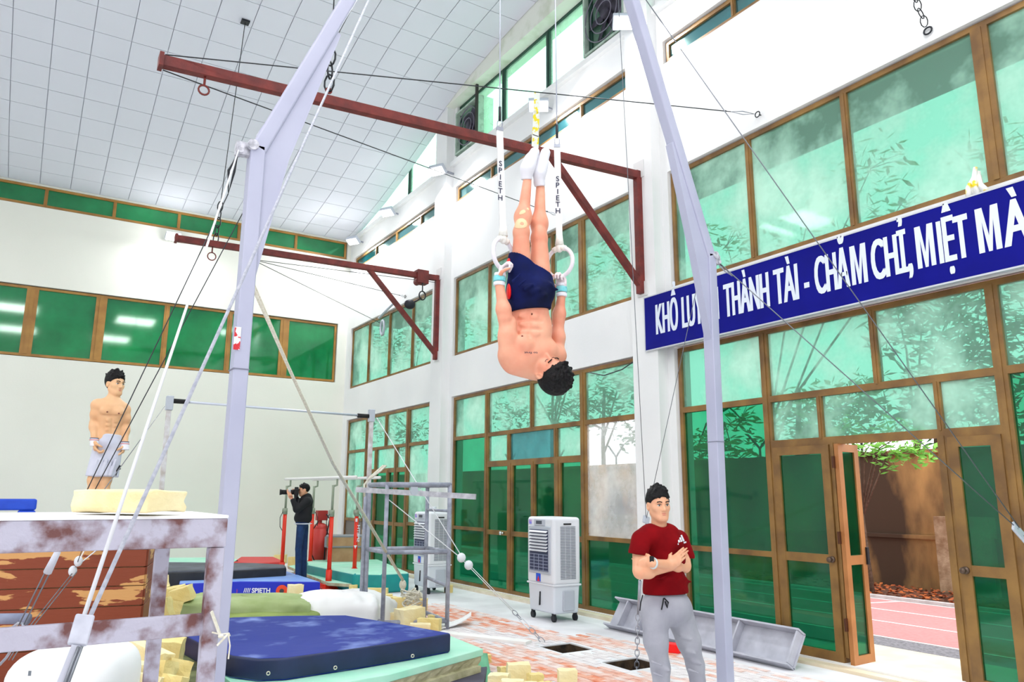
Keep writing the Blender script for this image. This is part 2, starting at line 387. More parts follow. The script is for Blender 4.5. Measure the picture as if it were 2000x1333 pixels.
# right wall: columns, spandrels, beams
rw = MB(); T0, T1 = 7.0, 7.28
for (a, b) in ((-7, 0.9), (7.15, 7.85), (13.35, 14.1), (19.2, 19.5)): rw.box(T0, T1, a, b, 0, 10.7)
for (a, b) in ((7.27, 7.76), (13.47, 13.98)): rw.box(6.83, T0+.01, a, b, 0, 10.7)
for (a, b) in ((0.9, 7.15), (7.85, 13.35), (14.1, 19.2)):
    rw.box(T0, T1, a, b, 3.56, 4.37); rw.box(T0, T1, a, b, 6.0, 7.62); rw.box(T0, T1, a, b, 7.98, 8.56); rw.box(T0, T1, a, b, -0.1, 0.05)
rw.box(6.92, T0+.01, 7.76, 13.47, 8.46, 8.56); rw.box(6.92, T0+.01, 13.98, 19.5, 8.46, 8.56); rw.box(6.92, T0+.01, -3, 7.27, 8.46, 8.56)
struct('wall_right', rw, WHITE)
struct('trim_1', MB().box(6.8, 7.3, -7, 13.98, 9.8, 10.8), STAIN)
struct('trim_2', MB().box(6.86, 7.0, 7.76, 13.47, 0, 0.045).box(6.86, 7.0, 13.98, 19.5, 0, 0.045), mat('cream_sill_concrete', (236,226,206), 0.85, rgb2=(220,206,178), scale=5))
struct('trim_3', MB().box(6.86, 8.3, 3.2, 5.78, -0.1, 0.03), mat('cream_threshold_stone', (240,228,206), 0.7, rgb2=(232,214,184), scale=3))
struct('wall_left', MB().box(-8.25, -8, -7, YB, 0, 10.7), WHITE)
struct('wall_rear', MB().box(-8, 7.28, -7.25, -7, 0, 10.7), WHITE)
# ---- glazing
NG = [0]
def glazing(base, label, plane, at, u0, u1, z0, z1, vb, hb, panes, depth=0.07, fw=0.055, bm=None, extra=None):
    """framed glazing: vb = (u, za, zb, w), hb = (z, ua, ub, w), panes = (ua, ub, za, zb, material)"""
    bm = bm or BROWN
    def W(u, n, v): return (at+n, u, v) if plane == 'X' else (u, at+n, v)
    t = thing(base, label, None, W((u0+u1)/2, 0, z0)); t['kind'] = 'structure'
    lo, hi = min(u0, u1), max(u0, u1)
    def bx(q, ua, ub, za, zb, d):
        a, b = W(min(ua,ub), -d/2, za), W(max(ua,ub), d/2, zb)
        q.box(min(a[0],b[0]), max(a[0],b[0]), min(a[1],b[1]), max(a[1],b[1]), za, zb)
    q = MB()
    for (ga, gb) in (((lo, extra[0]), (extra[1], hi)) if extra else ((lo, hi),)): bx(q, ga, gb, z0, z0+fw, depth)
    bx(q, lo, hi, z1-fw, z1, depth); bx(q, lo, lo+fw, z0+fw, z1-fw, depth); bx(q, hi-fw, hi, z0+fw, z1-fw, depth)
    q.build('window_frame', bm, t)
    for v in vb:
        u, za, zb, w_ = v[:4]; q = MB(); bx(q, u-w_/2, u+w_/2, za, zb, depth*1.02); bx(q, u-w_/6, u+w_/6, za, zb, depth*1.3); q.build('mullion', bm, t)
    for v in hb:
        z, ua, ub, w_ = v[:4]; q = MB(); bx(q, ua, ub, z-w_/2, z+w_/2, depth*1.04); q.build('transom', bm, t)
    for (ua, ub, za, zb, pm) in panes:
        q = MB(); bx(q, ua, ub, za, zb, 0.008); q.build('pane', pm, t)
    return t
def band(base, label, plane, at, u0, u1, z0, z1, divs, pm, bm=None, w_=0.07, dbl=()):
    us = sorted([u0]+list(divs)+[u1]); vb = [(u, z0+.05, z1-.05, (w_*1.9 if i in dbl else w_)) for i, u in enumerate(divs)]
    panes = [(us[i]+0.02, us[i+1]-0.02, z0+0.03, z1-0.03, pm) for i in range(len(us)-1)]
    return glazing(base, label, plane, at, u0, u1, z0, z1, vb, [], panes, bm=bm)
def yx(px, py): return AX(px, py, 7.08).y
GX = 7.08
# bay 3 (nearest, under and over the blue banner)
band('window_1', 'wide green window band above the blue banner', 'X', GX, 0.92, 7.13, 4.38, 5.98, [yx(1470,400), yx(1662,330), yx(1925,200)-.03, 1.9], GUP, w_=0.08, dbl=(2,))
band('window_2', 'row of green windows over the hanging gymnast', 'X', GX, 7.87, 13.33, 4.38, 5.98, [yx(958,600), yx(1140,480)+.02, 9.95], GUP, w_=0.08, dbl=(1,))
band('window_3', 'row of green windows beside the far red bracket', 'X', GX, 14.12, 19.18, 4.38, 5.98, [yx(724,650), yx(764,630), yx(809,620)], GUP, w_=0.09)
band('window_4', 'narrow blue slit window high above the banner', 'X', GX, 0.92, 7.13, 7.64, 7.96, [yx(1435,25), 3.4], GSLIT, w_=0.06)
band('window_5', 'narrow blue slit window above the middle windows', 'X', GX, 7.87, 13.33, 7.64, 7.96, [yx(963,345), yx(1138,215), 10.5], GSLIT, w_=0.06)
band('window_6', 'narrow slit window high in the far bay', 'X', GX, 14.12, 19.18, 7.64, 7.96, [yx(737,490), yx(777,465), yx(825,435)], GSLIT, w_=0.06)
DG = mat('dark_green_frame', (34,70,58), 0.5)
band('window_7', 'pale clerestory panes under the roof, middle bay', 'X', GX, 7.87, 13.33, 8.56, 9.82, [yx(986,190), yx(1073,110), yx(1155,40)], GTOP, bm=DG, w_=0.1)
band('window_8', 'pale clerestory panes cut by the curved ceiling', 'X', GX, 14.12, 19.18, 8.56, 9.82, [yx(802,350), yx(857,280)], GTOP, bm=DG, w_=0.1)
band('window_9', 'pale clerestory panes at the top of the near bay', 'X', GX, 0.92, 7.13, 8.56, 9.82, [3.0, 5.0], GTOP, bm=DG, w_=0.1)
# lower glazing, near bay: fixed lights, folded door, open doorway
M1, M2, M3 = yx(1508,900), yx(1708,650), yx(1955,700); J1, J2 = yx(1630,870), yx(1845,860)
R2a, R2b = yx(1608,850), yx(1837,800)
glazing('window_10', 'tall green glazing wall with the open doorway', 'X', GX, 0.92, 7.13, 0.05, 3.54,
    [(M1,0.1,3.5,0.11),(M2,2.75,3.5,0.07),(M3,0.1,3.5,0.11),(R2a,2.25,2.7,0.06),(R2b,2.25,2.7,0.06),(J1,0.1,2.2,0.07),(J2,0.1,2.2,0.10),(1.9,0.1,3.5,0.08)],
    [(2.73,0.95,7.1,0.07),(2.225,M3,M1,0.08),(1.03,M1,7.1,0.06),(1.03,0.95,M3,0.06)],
    [(M1+.05,7.09,2.76,3.5,GUP),(M2+.03,M1-.05,2.76,3.5,GUP),(M3+.05,M2-.03,2.76,3.5,GUP),(1.93,M3-.05,2.76,3.5,GUP),(0.96,1.87,2.76,3.5,GUP),
     (R2a+.03,M1-.05,2.26,2.7,GUP),(R2b+.03,R2a-.03,2.26,2.7,GUP),(M3+.05,R2b-.03,2.26,2.7,GUP),
     (M1+.05,7.09,1.06,2.7,GLO),(M1+.05,7.09,0.09,1.0,GLO),(1.93,M3-.05,1.06,2.7,GLO),(1.93,M3-.05,0.09,1.0,GLO),(0.96,1.87,1.06,2.7,GLO),(0.96,1.87,0.09,1.0,GLO)], extra=(J2-.05, J1+.035))
def door(name, label, ua, ub, z0, z1, zr, at=7.05, hand=None, swing=None):
    """glazed door leaf in the plane of the right wall; swing = hinge side leaf turned outwards"""
    t = thing(name, label, None, (at, (ua+ub)/2, z0)); t['kind'] = 'structure'
    s = 0.09
    def W(u, n, z): return (at+n, u, z)
    fr = MB()
    for (a, b, c, d) in ((ua, ua+s, z0, z1), (ub-s, ub, z0, z1), (ua+s, ub-s, z0, z0+s), (ua+s, ub-s, z1-s, z1)): fr.box(at-.025, at+.025, a, b, c, d)
    fr.build('door_frame', BROWN, t); MB().box(at-.022, at+.022, ua+s, ub-s, zr-.045, zr+.045).build('mid_rail', BROWN, t)
    MB().box(at-.004, at+.004, ua+s, ub-s, zr+.045, z1-s).build('pane', GLO, t); MB().box(at-.004, at+.004, ua+s, ub-s, z0+s, zr-.045).build('pane', GLO, t)
    if hand is not None:
        k = MB(); k.cyl((at-.025, hand, zr), (at-.045, hand, zr), 0.032, 14); k.cyl((at-.045, hand, zr), (at-.07, hand, zr), 0.014, 10); k.ell((at-.085, hand, zr), 0.02, 0.028, 0.028, 12, 8)
        k.build('door_knob', mat('worn_brown_knob', (96,78,66), 0.4, metal=0.5), t, smooth=True)
    return t
door('door_1', 'closed green glazed leaf left of the open doorway', J1+.04, M1-.055, 0.05, 2.185, 1.03, hand=J1+.085)
door('door_2', 'closed green glazed leaf right of the open doorway', M3+.055, J2-.05, 0.05, 2.185, 1.03, hand=J2-.095)
# folded leaf turned outwards at the left jamb
t = thing('door_3', 'narrow folded door leaf standing open at the doorway', None, (7.1, J1-.06, 0.05)); t['kind'] = 'structure'
d = Vector((1, 0.06, 0)).normalized(); a0 = Vector((7.0, J1-.07, 0)); a1 = a0+d*0.36; nn = Vector((0,1,0))
def vb2(q, p, w_, z0, z1): q.bar((p.x,p.y,z0), (p.x,p.y,z1), w_, 0.045, up=(0,1,0))
q = MB()
for s_ in (0.035, 0.325): p = a0+d*s_; vb2(q, p, 0.07, 0.05, 2.185)
q.bar(a0+d*.07+Vector((0,0,.09)), a1-d*.07+Vector((0,0,.09)), 0.045, 0.08); q.bar(a0+d*.07+Vector((0,0,2.145)), a1-d*.07+Vector((0,0,2.145)), 0.045, 0.08)
q.build('door_frame', mat('lighter_bronze_metal', (186,124,70), 0.45, rgb2=(160,102,54), scale=3), t)
MB().bar(a0+d*.07+Vector((0,0,1.03)), a1-d*.07+Vector((0,0,1.03)), 0.045, 0.09).build('mid_rail', MATS['lighter_bronze_metal'], t)
for (z0, z1) in ((0.13, 0.985), (1.075, 2.105)):
    MB().bar(a0+d*.07+Vector((0,0,(z0+z1)/2)), a1-d*.07+Vector((0,0,(z0+z1)/2)), 0.008, z1-z0).build('pane', GLO, t)
for z in (0.42, 1.25, 2.0): MB().bar(a0+Vector((-.01,.03,z-.06)), a0+Vector((-.01,.03,z+.06)), 0.05, 0.02, up=(0,1,0)).build('hinge', mat('brown_hinge', (88,52,34), 0.5, metal=0.4), t)
MB().bar(a1+Vector((0.0,-.02,0.98)), a1+Vector((0.0,-.02,1.15)), 0.03, 0.05, up=(0,1,0)).build('latch', DARK, t)
# lower glazing, middle bay
m1, m2, m3 = yx(953,870), yx(1041,790), yx(1141,790); r1, r2 = yx(996,880), yx(1088,870)
d1, d2, d3 = yx(999,960), yx(1044,960), yx(1092,960)
glazing('window_11', 'tall green glazing wall behind the near cooler', 'X', GX, 7.87, 13.33, 0.05, 3.54,
    [(m1,0.1,3.5,0.13),(m2,2.75,3.5,0.09),(m3,0.1,3.5,0.13),(r1,2.25,2.7,0.09),(r2,2.25,2.7,0.09),(d1,0.1,2.2,0.17),(d2,0.1,2.2,0.12),(d3,0.1,2.2,0.17)],
    [(2.73,7.9,13.3,0.07),(2.2,m3,m1,0.1),(1.05,m1,13.3,0.06),(1.05,7.9,m3,0.06),(1.02,m3,m1,0.08)],
    [(m1+.06,13.3,2.76,3.5,GUP),(m2+.04,m1-.06,2.76,3.5,GUP),(m3+.06,m2-.04,2.76,3.5,GUP),(7.9,m3-.06,2.76,3.5,GUP),
     (r1+.04,m1-.06,2.25,2.7,GUP),(r2+.04,r1-.04,2.25,2.7,glass('blue_grey_dusty_glass', (60,130,130), (110,170,175), 0.6)),(m3+.06,r2-.04,2.25,2.7,GUP),
     (m1+.06,13.3,1.08,2.7,GLO),(m1+.06,13.3,0.09,1.02,GLO),(7.9,m3-.06,1.08,2.7,POLY),(7.9,m3-.06,0.09,1.02,GLO),
     (d1+.08,m1-.06,1.05,2.15,GLO),(d1+.08,m1-.06,0.09,0.98,GLO),(d2+.06,d1-.08,1.05,2.15,GLO),(d2+.06,d1-.08,0.09,0.98,GLO),(d3+.08,d2-.06,1.05,2.15,GLO),(d3+.08,d2-.06,0.09,0.98,GLO),(m3+.06,d3-.08,1.05,2.15,GLO),(m3+.06,d3-.08,0.09,0.98,GLO)])
k = MB(); k.cyl((7.04, yx(988,1060), 1.02), (6.99, yx(988,1060), 1.02), 0.02); k.ell((6.97, yx(988,1060), 1.02), 0.025, 0.035, 0.035, 12, 8)
o = k.build('door_knob', mat('chrome_metal', (220,222,228), 0.15, metal=1.0), bpy.data.objects['window_11'], smooth=True)
# lower glazing, far bay
n1, n2, n3 = yx(718,870), yx(757,820), yx(799,850); s1, s2, s3 = yx(736,890), yx(776,880), yx(758,960)
glazing('window_12', 'tall green glazing wall in the far bay', 'X', GX, 14.12, 19.18, 0.05, 3.54,
    [(n1,0.1,3.5,0.16),(n2,2.75,3.5,0.12),(n3,0.1,3.5,0.18),(s1,0.1,2.7,0.12),(s2,0.1,2.7,0.16),(s3,0.1,2.2,0.14)],
    [(2.73,14.2,19.1,0.07),(2.2,n3,n1,0.1),(1.05,n1,19.1,0.07),(1.05,14.15,n3,0.07),(1.02,n3,n1,0.08)],
    [(n1+.07,19.15,2.76,3.5,GUP),(n2+.05,n1-.07,2.76,3.5,GUP),(n3+.08,n2-.05,2.76,3.5,GUP),(14.15,n3-.08,2.76,3.5,GUP),
     (s1+.05,n1-.07,2.25,2.7,GUP),(s2+.07,s1-.05,2.25,2.7,GUP),(n3+.08,s2-.07,2.25,2.7,GUP),(n1+.07,19.15,1.08,2.7,GUP),(n1+.07,19.15,0.09,1.02,mat('grey_kick_panel',(120,112,108),0.5)),
     (14.15,n3-.08,1.08,2.7,GUP),(14.15,n3-.08,0.09,1.02,GLO),(s1+.05,n1-.07,0.09,2.15,GLO),(s3+.06,s1-.05,0.09,2.15,GLO),(s2+.07,s3-.06,0.09,2.15,GLO),(n3+.08,s2-.07,0.09,2.15,GLO)])
# end wall windows
def xy(px, py): return AY(px, py, YB+.08).x
ba = BROWN2 = mat('ochre_window_metal', (176,130,62), 0.45, rgb2=(150,104,46), scale=3)
band('window_13', 'row of dark green windows across the end wall', 'Y', YB+.08, -7.9, 6.72, 4.59, 6.15, [xy(60,620)-5.9, xy(60,620)-3.8, xy(60,620)-1.8, xy(58,620), xy(193,640), xy(322,650), xy(446,660), xy(553,680)], GBACK, bm=BROWN2, w_=0.12, dbl=(3,4,7))
band('window_14', 'strip of green panes right under the ceiling of the end wall', 'Y', YB+.08, -7.9, 6.88, 8.02, 8.5, [xy(91,380)-5.7, xy(91,380)-4.2, xy(91,380)-2.8, xy(91,380)-1.4, xy(91,380), xy(225,400), xy(350,425), xy(467,445), xy(578,465)], GBACK, bm=BROWN2, w_=0.07)
# dark room added as a box that blocks the sky behind the end wall's glass
struct('wall_dark_box', MB().box(-8, 7.2, 23, 23.2, 0, 9.5).box(-8, 7.2, YB+.25, 23, 3.2, 3.3).box(-8, 7.2, YB+.25, 23, 8.8, 8.9).box(-8.2, -8, YB, 23.2, 0, 9.5).box(7.2, 7.4, YB, 23.2, 0, 9.5), mat('dark_box_wall', (150,165,150), 0.9))
struct('trim_4', MB().bar((1.0, 21.5, 4.4), (6.8, 21.5, 6.3), 0.3, 0.35).bar((-5, 21.5, 8.2), (6, 22, 8.3), 0.1, 0.1).box(-0.6, 0.0, 21.4, 21.9, 3.3, 8.8).box(4.0, 4.5, 21, 21.5, 3.3, 8.8), mat('back_room_beam', (190,205,170), 0.9))
# ================================================================== OUTSIDE
GZ = -0.12
struct('ground', MB().box(7.28, 8.69, -12, 40, GZ-.1, GZ).box(8.75, 9.57, -12, 40, GZ-.1, GZ-.005).box(13.1, 13.22, -12, 40, GZ-.1, GZ+.06).box(7.28, 40, -12, 40, GZ-.3, GZ-.1), mat('outside_concrete', (214,206,206), 0.9, rgb2=(190,182,182), scale=6))
struct('trim_5', MB().box(8.77, 9.55, -12, 40, GZ-.01, GZ+.01), mat('grey_gravel_strip', (150,144,150), 0.95, rgb2=(110,106,110), scale=30))
trk = struct('track', MB().box(9.57, 13.1, -12, 40, GZ-.1, GZ+.005), mat('red_running_track', (206,132,130), 0.9, rgb2=(212,142,140), scale=20))
for x in (9.6, 10.765, 11.88, 13.06): MB().box(x-.025, x+.025, -12, 40, GZ, GZ+.01).build('lane_line', mat('white_line_paint', (240,236,236), 0.8), trk)
MB().bar((11.7, 8.4, GZ+.006), (13.05, 8.1, GZ+.006), 0.05, 0.012).build('lane_line', MATS['white_line_paint'], trk)
soil = struct('ground_bed', MB().box(13.22, 14.9, -12, 40, GZ-.1, GZ+.03), mat('leaf_strewn_soil', (120,70,44), 0.95, rgb2=(70,42,28), scale=8, bump=0.5))
lf = MB(); rl = random.Random(5)
for i in range(1800):
    x, y = rl.uniform(13.25, 14.85), rl.uniform(3, 14); a = rl.uniform(0, 6.3); s_ = rl.uniform(.03, .07); z = GZ+.035+rl.random()*.05
    u = Vector((math.cos(a), math.sin(a), rl.uniform(-.4,.4)))*s_; v = Vector((-math.sin(a), math.cos(a), rl.uniform(-.4,.4)))*s_*.6; p = Vector((x, y, z))
    lf.add([p-u, p-v, p+u, p+v], [(0,1,2,3)])
lf.build('fallen_leaves', mat('orange_dead_leaf', (206,110,50), 0.9, rgb2=(150,62,28), scale=3), soil, kind='stuff')
OW = mat('weathered_outer_wall', (74,52,38), 0.95, rgb2=(214,160,100), scale=0.9, detail=10, lo=0.46, hi=0.70, bump=0.3, bscale=6, stretch=(1,1,0.45))
ow = MB().box(14.95, 15.2, -12, 40, GZ, 2.52).box(14.88, 15.0, -12, 40, GZ, 0.86).box(14.84, 15.22, -12, 40, 0.86, 0.93).box(14.9, 15.26, -12, 40, 2.5, 2.58)
struct('wall_outer', ow, OW)
ya = AX(1835, 1090, 14.8).y
struct('wall_outer_pier', MB().box(14.72, 14.96, ya-1.0, ya, GZ, 1.3), mat('pale_rubble_pier', (196,166,138), 0.95, rgb2=(150,116,88), scale=5, bump=0.5))
# spiked brackets and wire along the wall top
for i, y in enumerate((4.5, 7.2, 9.9, 12.6, 15.3, 18, 21, 24)):
    q = MB(); q.bar((15.07, y, 2.55), (15.07, y, 2.8), .04, .04); q.bar((15.07, y, 2.8), (15.07, y-.35, 3.15), .04, .04, up=(1,0,0)); q.bar((15.07, y, 2.8), (15.07, y+.35, 3.15), .04, .04, up=(1,0,0))
    o = rebase(q.build('wall_spike_bracket', DARK)); tag(o, 'dark Y shaped wire bracket on top of the outer wall', 'bracket', 'wire brackets along the outer wall')
struct('trim_6', MB().box(7.28, 8.75, -10, 20, 6.35, 6.5), mat('canopy_concrete', (150,150,146), 0.9))
# trees
BARK = mat('tree_bark', (120,98,82), 0.9, rgb2=(90,72,58), scale=20)
LEAFS = [mat('leaf_green_dark', (40,92,36), 0.7), mat('leaf_green_mid', (76,140,50), 0.7), mat('leaf_green_light', (130,190,70), 0.7)]
def tree(base, top, r, label, blobs, nleaf, li, group=None, ls=0.12, seed=0):
    rr = random.Random(seed); t = thing('tree', label, 'tree', base, group)
    b, p = Vector(base), Vector(top)
    MB().tube([b, b+(p-b)*.3+Vector((.05,.06,0)), b+(p-b)*.65+Vector((-.04,.03,0)), p], r, 8, r2=r*.45).build('trunk', BARK, t, smooth=True)
    q = MB()
    for (c, R) in blobs:
        c = Vector(c); q.tube([b+(p-b)*rr.uniform(.55,.9), (p+c)/2+Vector((0,0,-.1)), c], r*.4, 5, r2=r*.12)
        for k in range(4):
            dd = Vector((rr.gauss(0,1), rr.gauss(0,1), rr.gauss(0,.6))).normalized()*R*.8; q.tube([c, c+dd*.5+Vector((0,0,.05)), c+dd], r*.15, 4, r2=r*.05)
    q.build('branches', BARK, t, smooth=True)
    q = MB()
    for (c, R) in blobs:
        c = Vector(c)
        for k in range(int(nleaf*R*R)):
            dd = Vector((rr.gauss(0,1), rr.gauss(0,1), rr.gauss(0,.75))).normalized()*R*(rr.random()**.45); P_ = c+dd
            u = Vector((rr.gauss(0,1), rr.gauss(0,1), rr.gauss(0,.6))).normalized(); v = u.orthogonal().normalized(); s_ = ls*rr.uniform(.6, 1.3)
            q.add([P_-u*s_, P_-v*s_*.35+u*s_*.1, P_+u*s_, P_+v*s_*.35+u*s_*.1], [(0,1,2,3)])
    q.build('foliage', LEAFS[li], t, kind='stuff')
    return t
def bl(lst, X): return [(AX(a, b, X), r) for (a, b, r) in lst]
s0 = AX(1703, 1148, 13.6); s0.z = GZ
tree(s0, AX(1676, 880, 13.6), 0.05, 'slender young tree with bright leaves seen through the open doorway', bl([(1700,868,.35),(1760,850,.45),(1790,880,.35),(1735,895,.3),(1640,845,.4)], 13.6), 800, 2, ls=.09, seed=1)
def T(px, X, label, blobs, seed, li=1, n=260, ls=.15, r=.12):
    g = AX(px, 1000, X); tree((g.x, g.y, GZ), AX(px, 760, X), r, label, bl(blobs, X), n, li, ls=ls, seed=seed)
T(1560, 17, 'leafy tree beyond the outer wall left of the open doorway', [(1560,815,.9),(1640,800,1.1),(1700,790,.9),(1600,850,.8)], 2, 1)
T(1830, 17.5, 'leafy tree beyond the outer wall right of the open doorway', [(1860,770,1.2),(1920,800,1.1),(1810,810,.7),(1970,640,1.4)], 3, 0)
T(1400, 17, 'leafy tree beyond the outer wall behind the near white upright', [(1390,930,1.1),(1430,880,1.0),(1360,880,.8),(1450,820,.5)], 4, 1)
T(1790, 21, 'tall tree crown seen through the panes under the banner', [(1800,640,1.6),(1860,600,1.7),(1750,600,1.2),(1900,690,1.2)], 5, 0, n=120, ls=.2)
T(1180, 18, 'leafy tree seen through panes above the near cooler', [(1170,790,1.3),(1230,760,1.3),(1110,800,.9),(1010,810,1.2),(1240,850,.8)], 6, 0, n=190)
T(1080, 20, 'tree crown seen through the windows behind the gymnast', [(1190,560,1.8),(1230,480,1.4),(1110,640,1.2),(930,620,1.6),(1150,600,1.0)], 7, 1, n=110, ls=.2)
T(800, 20, 'tree crown seen through the far bay windows', [(830,640,1.8),(760,680,2.0),(720,830,1.6),(800,850,1.6)], 8, 0, n=90, ls=.22)
T(1500, 22, 'tall tree crown seen through the panes above the banner', [(1580,420,1.5),(1700,330,1.3),(1420,480,1.5),(1960,300,1.4),(1760,400,1.0)], 9, 1, n=60, ls=.22)
# ================================================================== BANNER
SX = 6.80
def sy(px, py): return AX(px, py, SX).y
st = AX(1262, 582, SX).z; sb = AX(1261, 686, SX).z
sign = thing('banner', 'long blue banner board with white capital letters on the window wall', 'sign', (SX, 4.5, sb))
MB().box(SX, SX+.03, 1.2, 7.47, sb, st).build('board', SIGNB, sign)
q = MB(); q.box(SX-.004, SX+.034, 1.2, 7.475, sb-.012, sb+.004); q.box(SX-.004, SX+.034, 1.2, 7.475, st-.004, st+.010); q.box(SX-.004, SX+.034, 7.465, 7.478, sb, st)
q.build('edge_trim', mat('aluminium_edge', (206,208,216), 0.4, metal=0.3), sign)
zb0 = (AX(1287, 655, SX).z+AX(1801, 520.6, SX).z)/2; cap = AX(1283, 597, SX).z-AX(1287, 655, SX).z
def zat(px): return 655-(px-1287)*(655-520.6)/(1801-1287)
for wd, a, b in (('KHỔ',1282,1326),('LUYỆN',1333,1406),('THÀNH',1415.6,1505),('TÀI',1514,1562),('-',1572.6,1583),('CHĂ',1593.6,1662),('CHỈ,',1704.7,1784.5),('IỆT',1836,1897.7),('ÀI',1962,2032)):
    ua, ub = sy(a, zat(a)), sy(b, zat(b))
    btext(wd, LETTER, sign, (SX-.001, ua, zb0), (0,-1,0), (0,0,1), cap, ua-ub, .011)
for a, b in ((1665,1696),(1793.3,1829),(1913,1958)):
    ua, ub = sy(a, zat(a)), sy(b, zat(b)); W_ = ua-ub; s_ = .25
    def mp(u, v): return (SX-.003, ua-u*W_, zb0+v*cap)
    for pl in (((0,0),(s_,0),(s_,1),(0,1)), ((1-s_,0),(1,0),(1,1),(1-s_,1)), ((s_,1),(s_,.62),(.44,0),(.5,0),(.5,.36)), ((1-s_,1),(.5,.36),(.5,0),(.56,0),(1-s_,.62))):
        if pl is not None: pass
    q = MB(); q.prism([mp(0,0),mp(s_,0),mp(s_,.70),mp(.42,0),mp(.58,0),mp(1-s_,.70),mp(1-s_,0),mp(1,0),mp(1,1),mp(1-s_*1.25,1),mp(.5,.34),mp(s_*1.25,1),mp(0,1)], (.003,0,0)); q.build('lettering', LETTER, sign)
for (px, py) in ((1262+3, 684), (1600, 608)): pass
# carrier bag stuck behind the banner
q = MB(); p = AX(1908, 352, 6.9)
for i in range(5):
    a = Vector((6.86+.02*(i % 2), p.y+.06-.04*i, st)); b = a+Vector((0.02, -.05+.03*i, .28-.04*abs(i-2)))
    q.tube([a, (a+b)/2+Vector((-.02,.02,0)), b], .035, 6, r2=.02)
o = rebase(q.build('plastic_bag', mat('white_yellow_bag', (240,240,236), 0.4, rgb2=(240,214,20), scale=7, lo=.5, hi=.55), smooth=True)); tag(o, 'crumpled white and yellow plastic bag tucked on top of the blue banner', 'bag')
# ================================================================== RING FRAME
PY = 4.08
fr = thing('ring_frame', 'tall pale grey steel frame that carries the gymnastic rings', 'gymnastic frame', (2.7, PY, 0))
LB, LJ, LT = Vector((0.885,PY,0)), Vector((0.895,PY,3.5)), Vector((1.86,PY,5.8))
RB, RJ, RT = Vector((4.37,PY,0)), Vector((4.405,PY,3.5)), Vector((3.575,PY,5.8))
for (b, j, t, bl_) in ((LB, LJ, LT, 'left'), (RB, RJ, RT, 'right')):
    MB().bar(b, j+Vector((0,0,.03)), .078, .10, up=(0,1,0)).build('upright', GREY, fr, bevel=.008)
    MB().bar(j, t, .085, .10, up=(0,1,0)).build('arm', GREY, fr, bevel=.014)
    MB().box(b.x-.2, b.x+.2, PY-.2, PY+.2, 0.0, .02).build('foot_plate', GREY, fr)
    s = 1 if b is LB else -1
    # welded knee plate on the inner side
    j1 = j+(t-j).normalized()*.98
    poly = [j+Vector((s*.03,-.035,-.75)), j+Vector((-s*.03,-.035,-.1)), j+Vector((0,-.035,.12)), j1+Vector((0,-.035,0)), j1+Vector((s*.05,-.035,-.05)), j+Vector((s*.17,-.035,-.02)) ]
    MB().prism(poly, (0,.07,0)).build('knee_plate', GREY, fr)
    q = MB(); q.cyl(j+Vector((-s*.03,-.06,.02)), j+Vector((-s*.03,.06,.02)), .03, 12); q.bar(j+Vector((-s*.02,0,.0)), j+Vector((-s*.11,0,.0)), .05, .07); q.cyl(j+Vector((-s*.09,-.04,-.02)), j+Vector((-s*.09,.04,-.02)), .016, 8)
    q.build('cable_lug', mat('chipped_white_steel', (214,214,224), .5, rgb2=(150,150,160), scale=30), fr, smooth=False)
MB().bar(LT-Vector((.06,0,0)), RT+Vector((.06,0,0)), .1, .1).build('crossbar', GREY, fr, bevel=.01)
q = MB(); 
q.box(LB.x-.036, LB.x+.046, PY-.052, PY+.052, 2.28, 2.286); q.build('joint_seam', mat('seam_grey', (120,122,140), .6), fr); q = MB(); q.box(4.35, 4.431, PY-.052, PY+.052, 2.05, 2.056); q.build('joint_seam', mat('seam_grey', (120,122,140), .6), fr)
MB().box(LB.x-.042, LB.x-.01, PY-.054, PY-.05, 2.38, 2.5).build('sticker', mat('white_red_sticker', (236,236,240), .5, rgb2=(206,40,50), scale=30, lo=.5, hi=.52), fr)
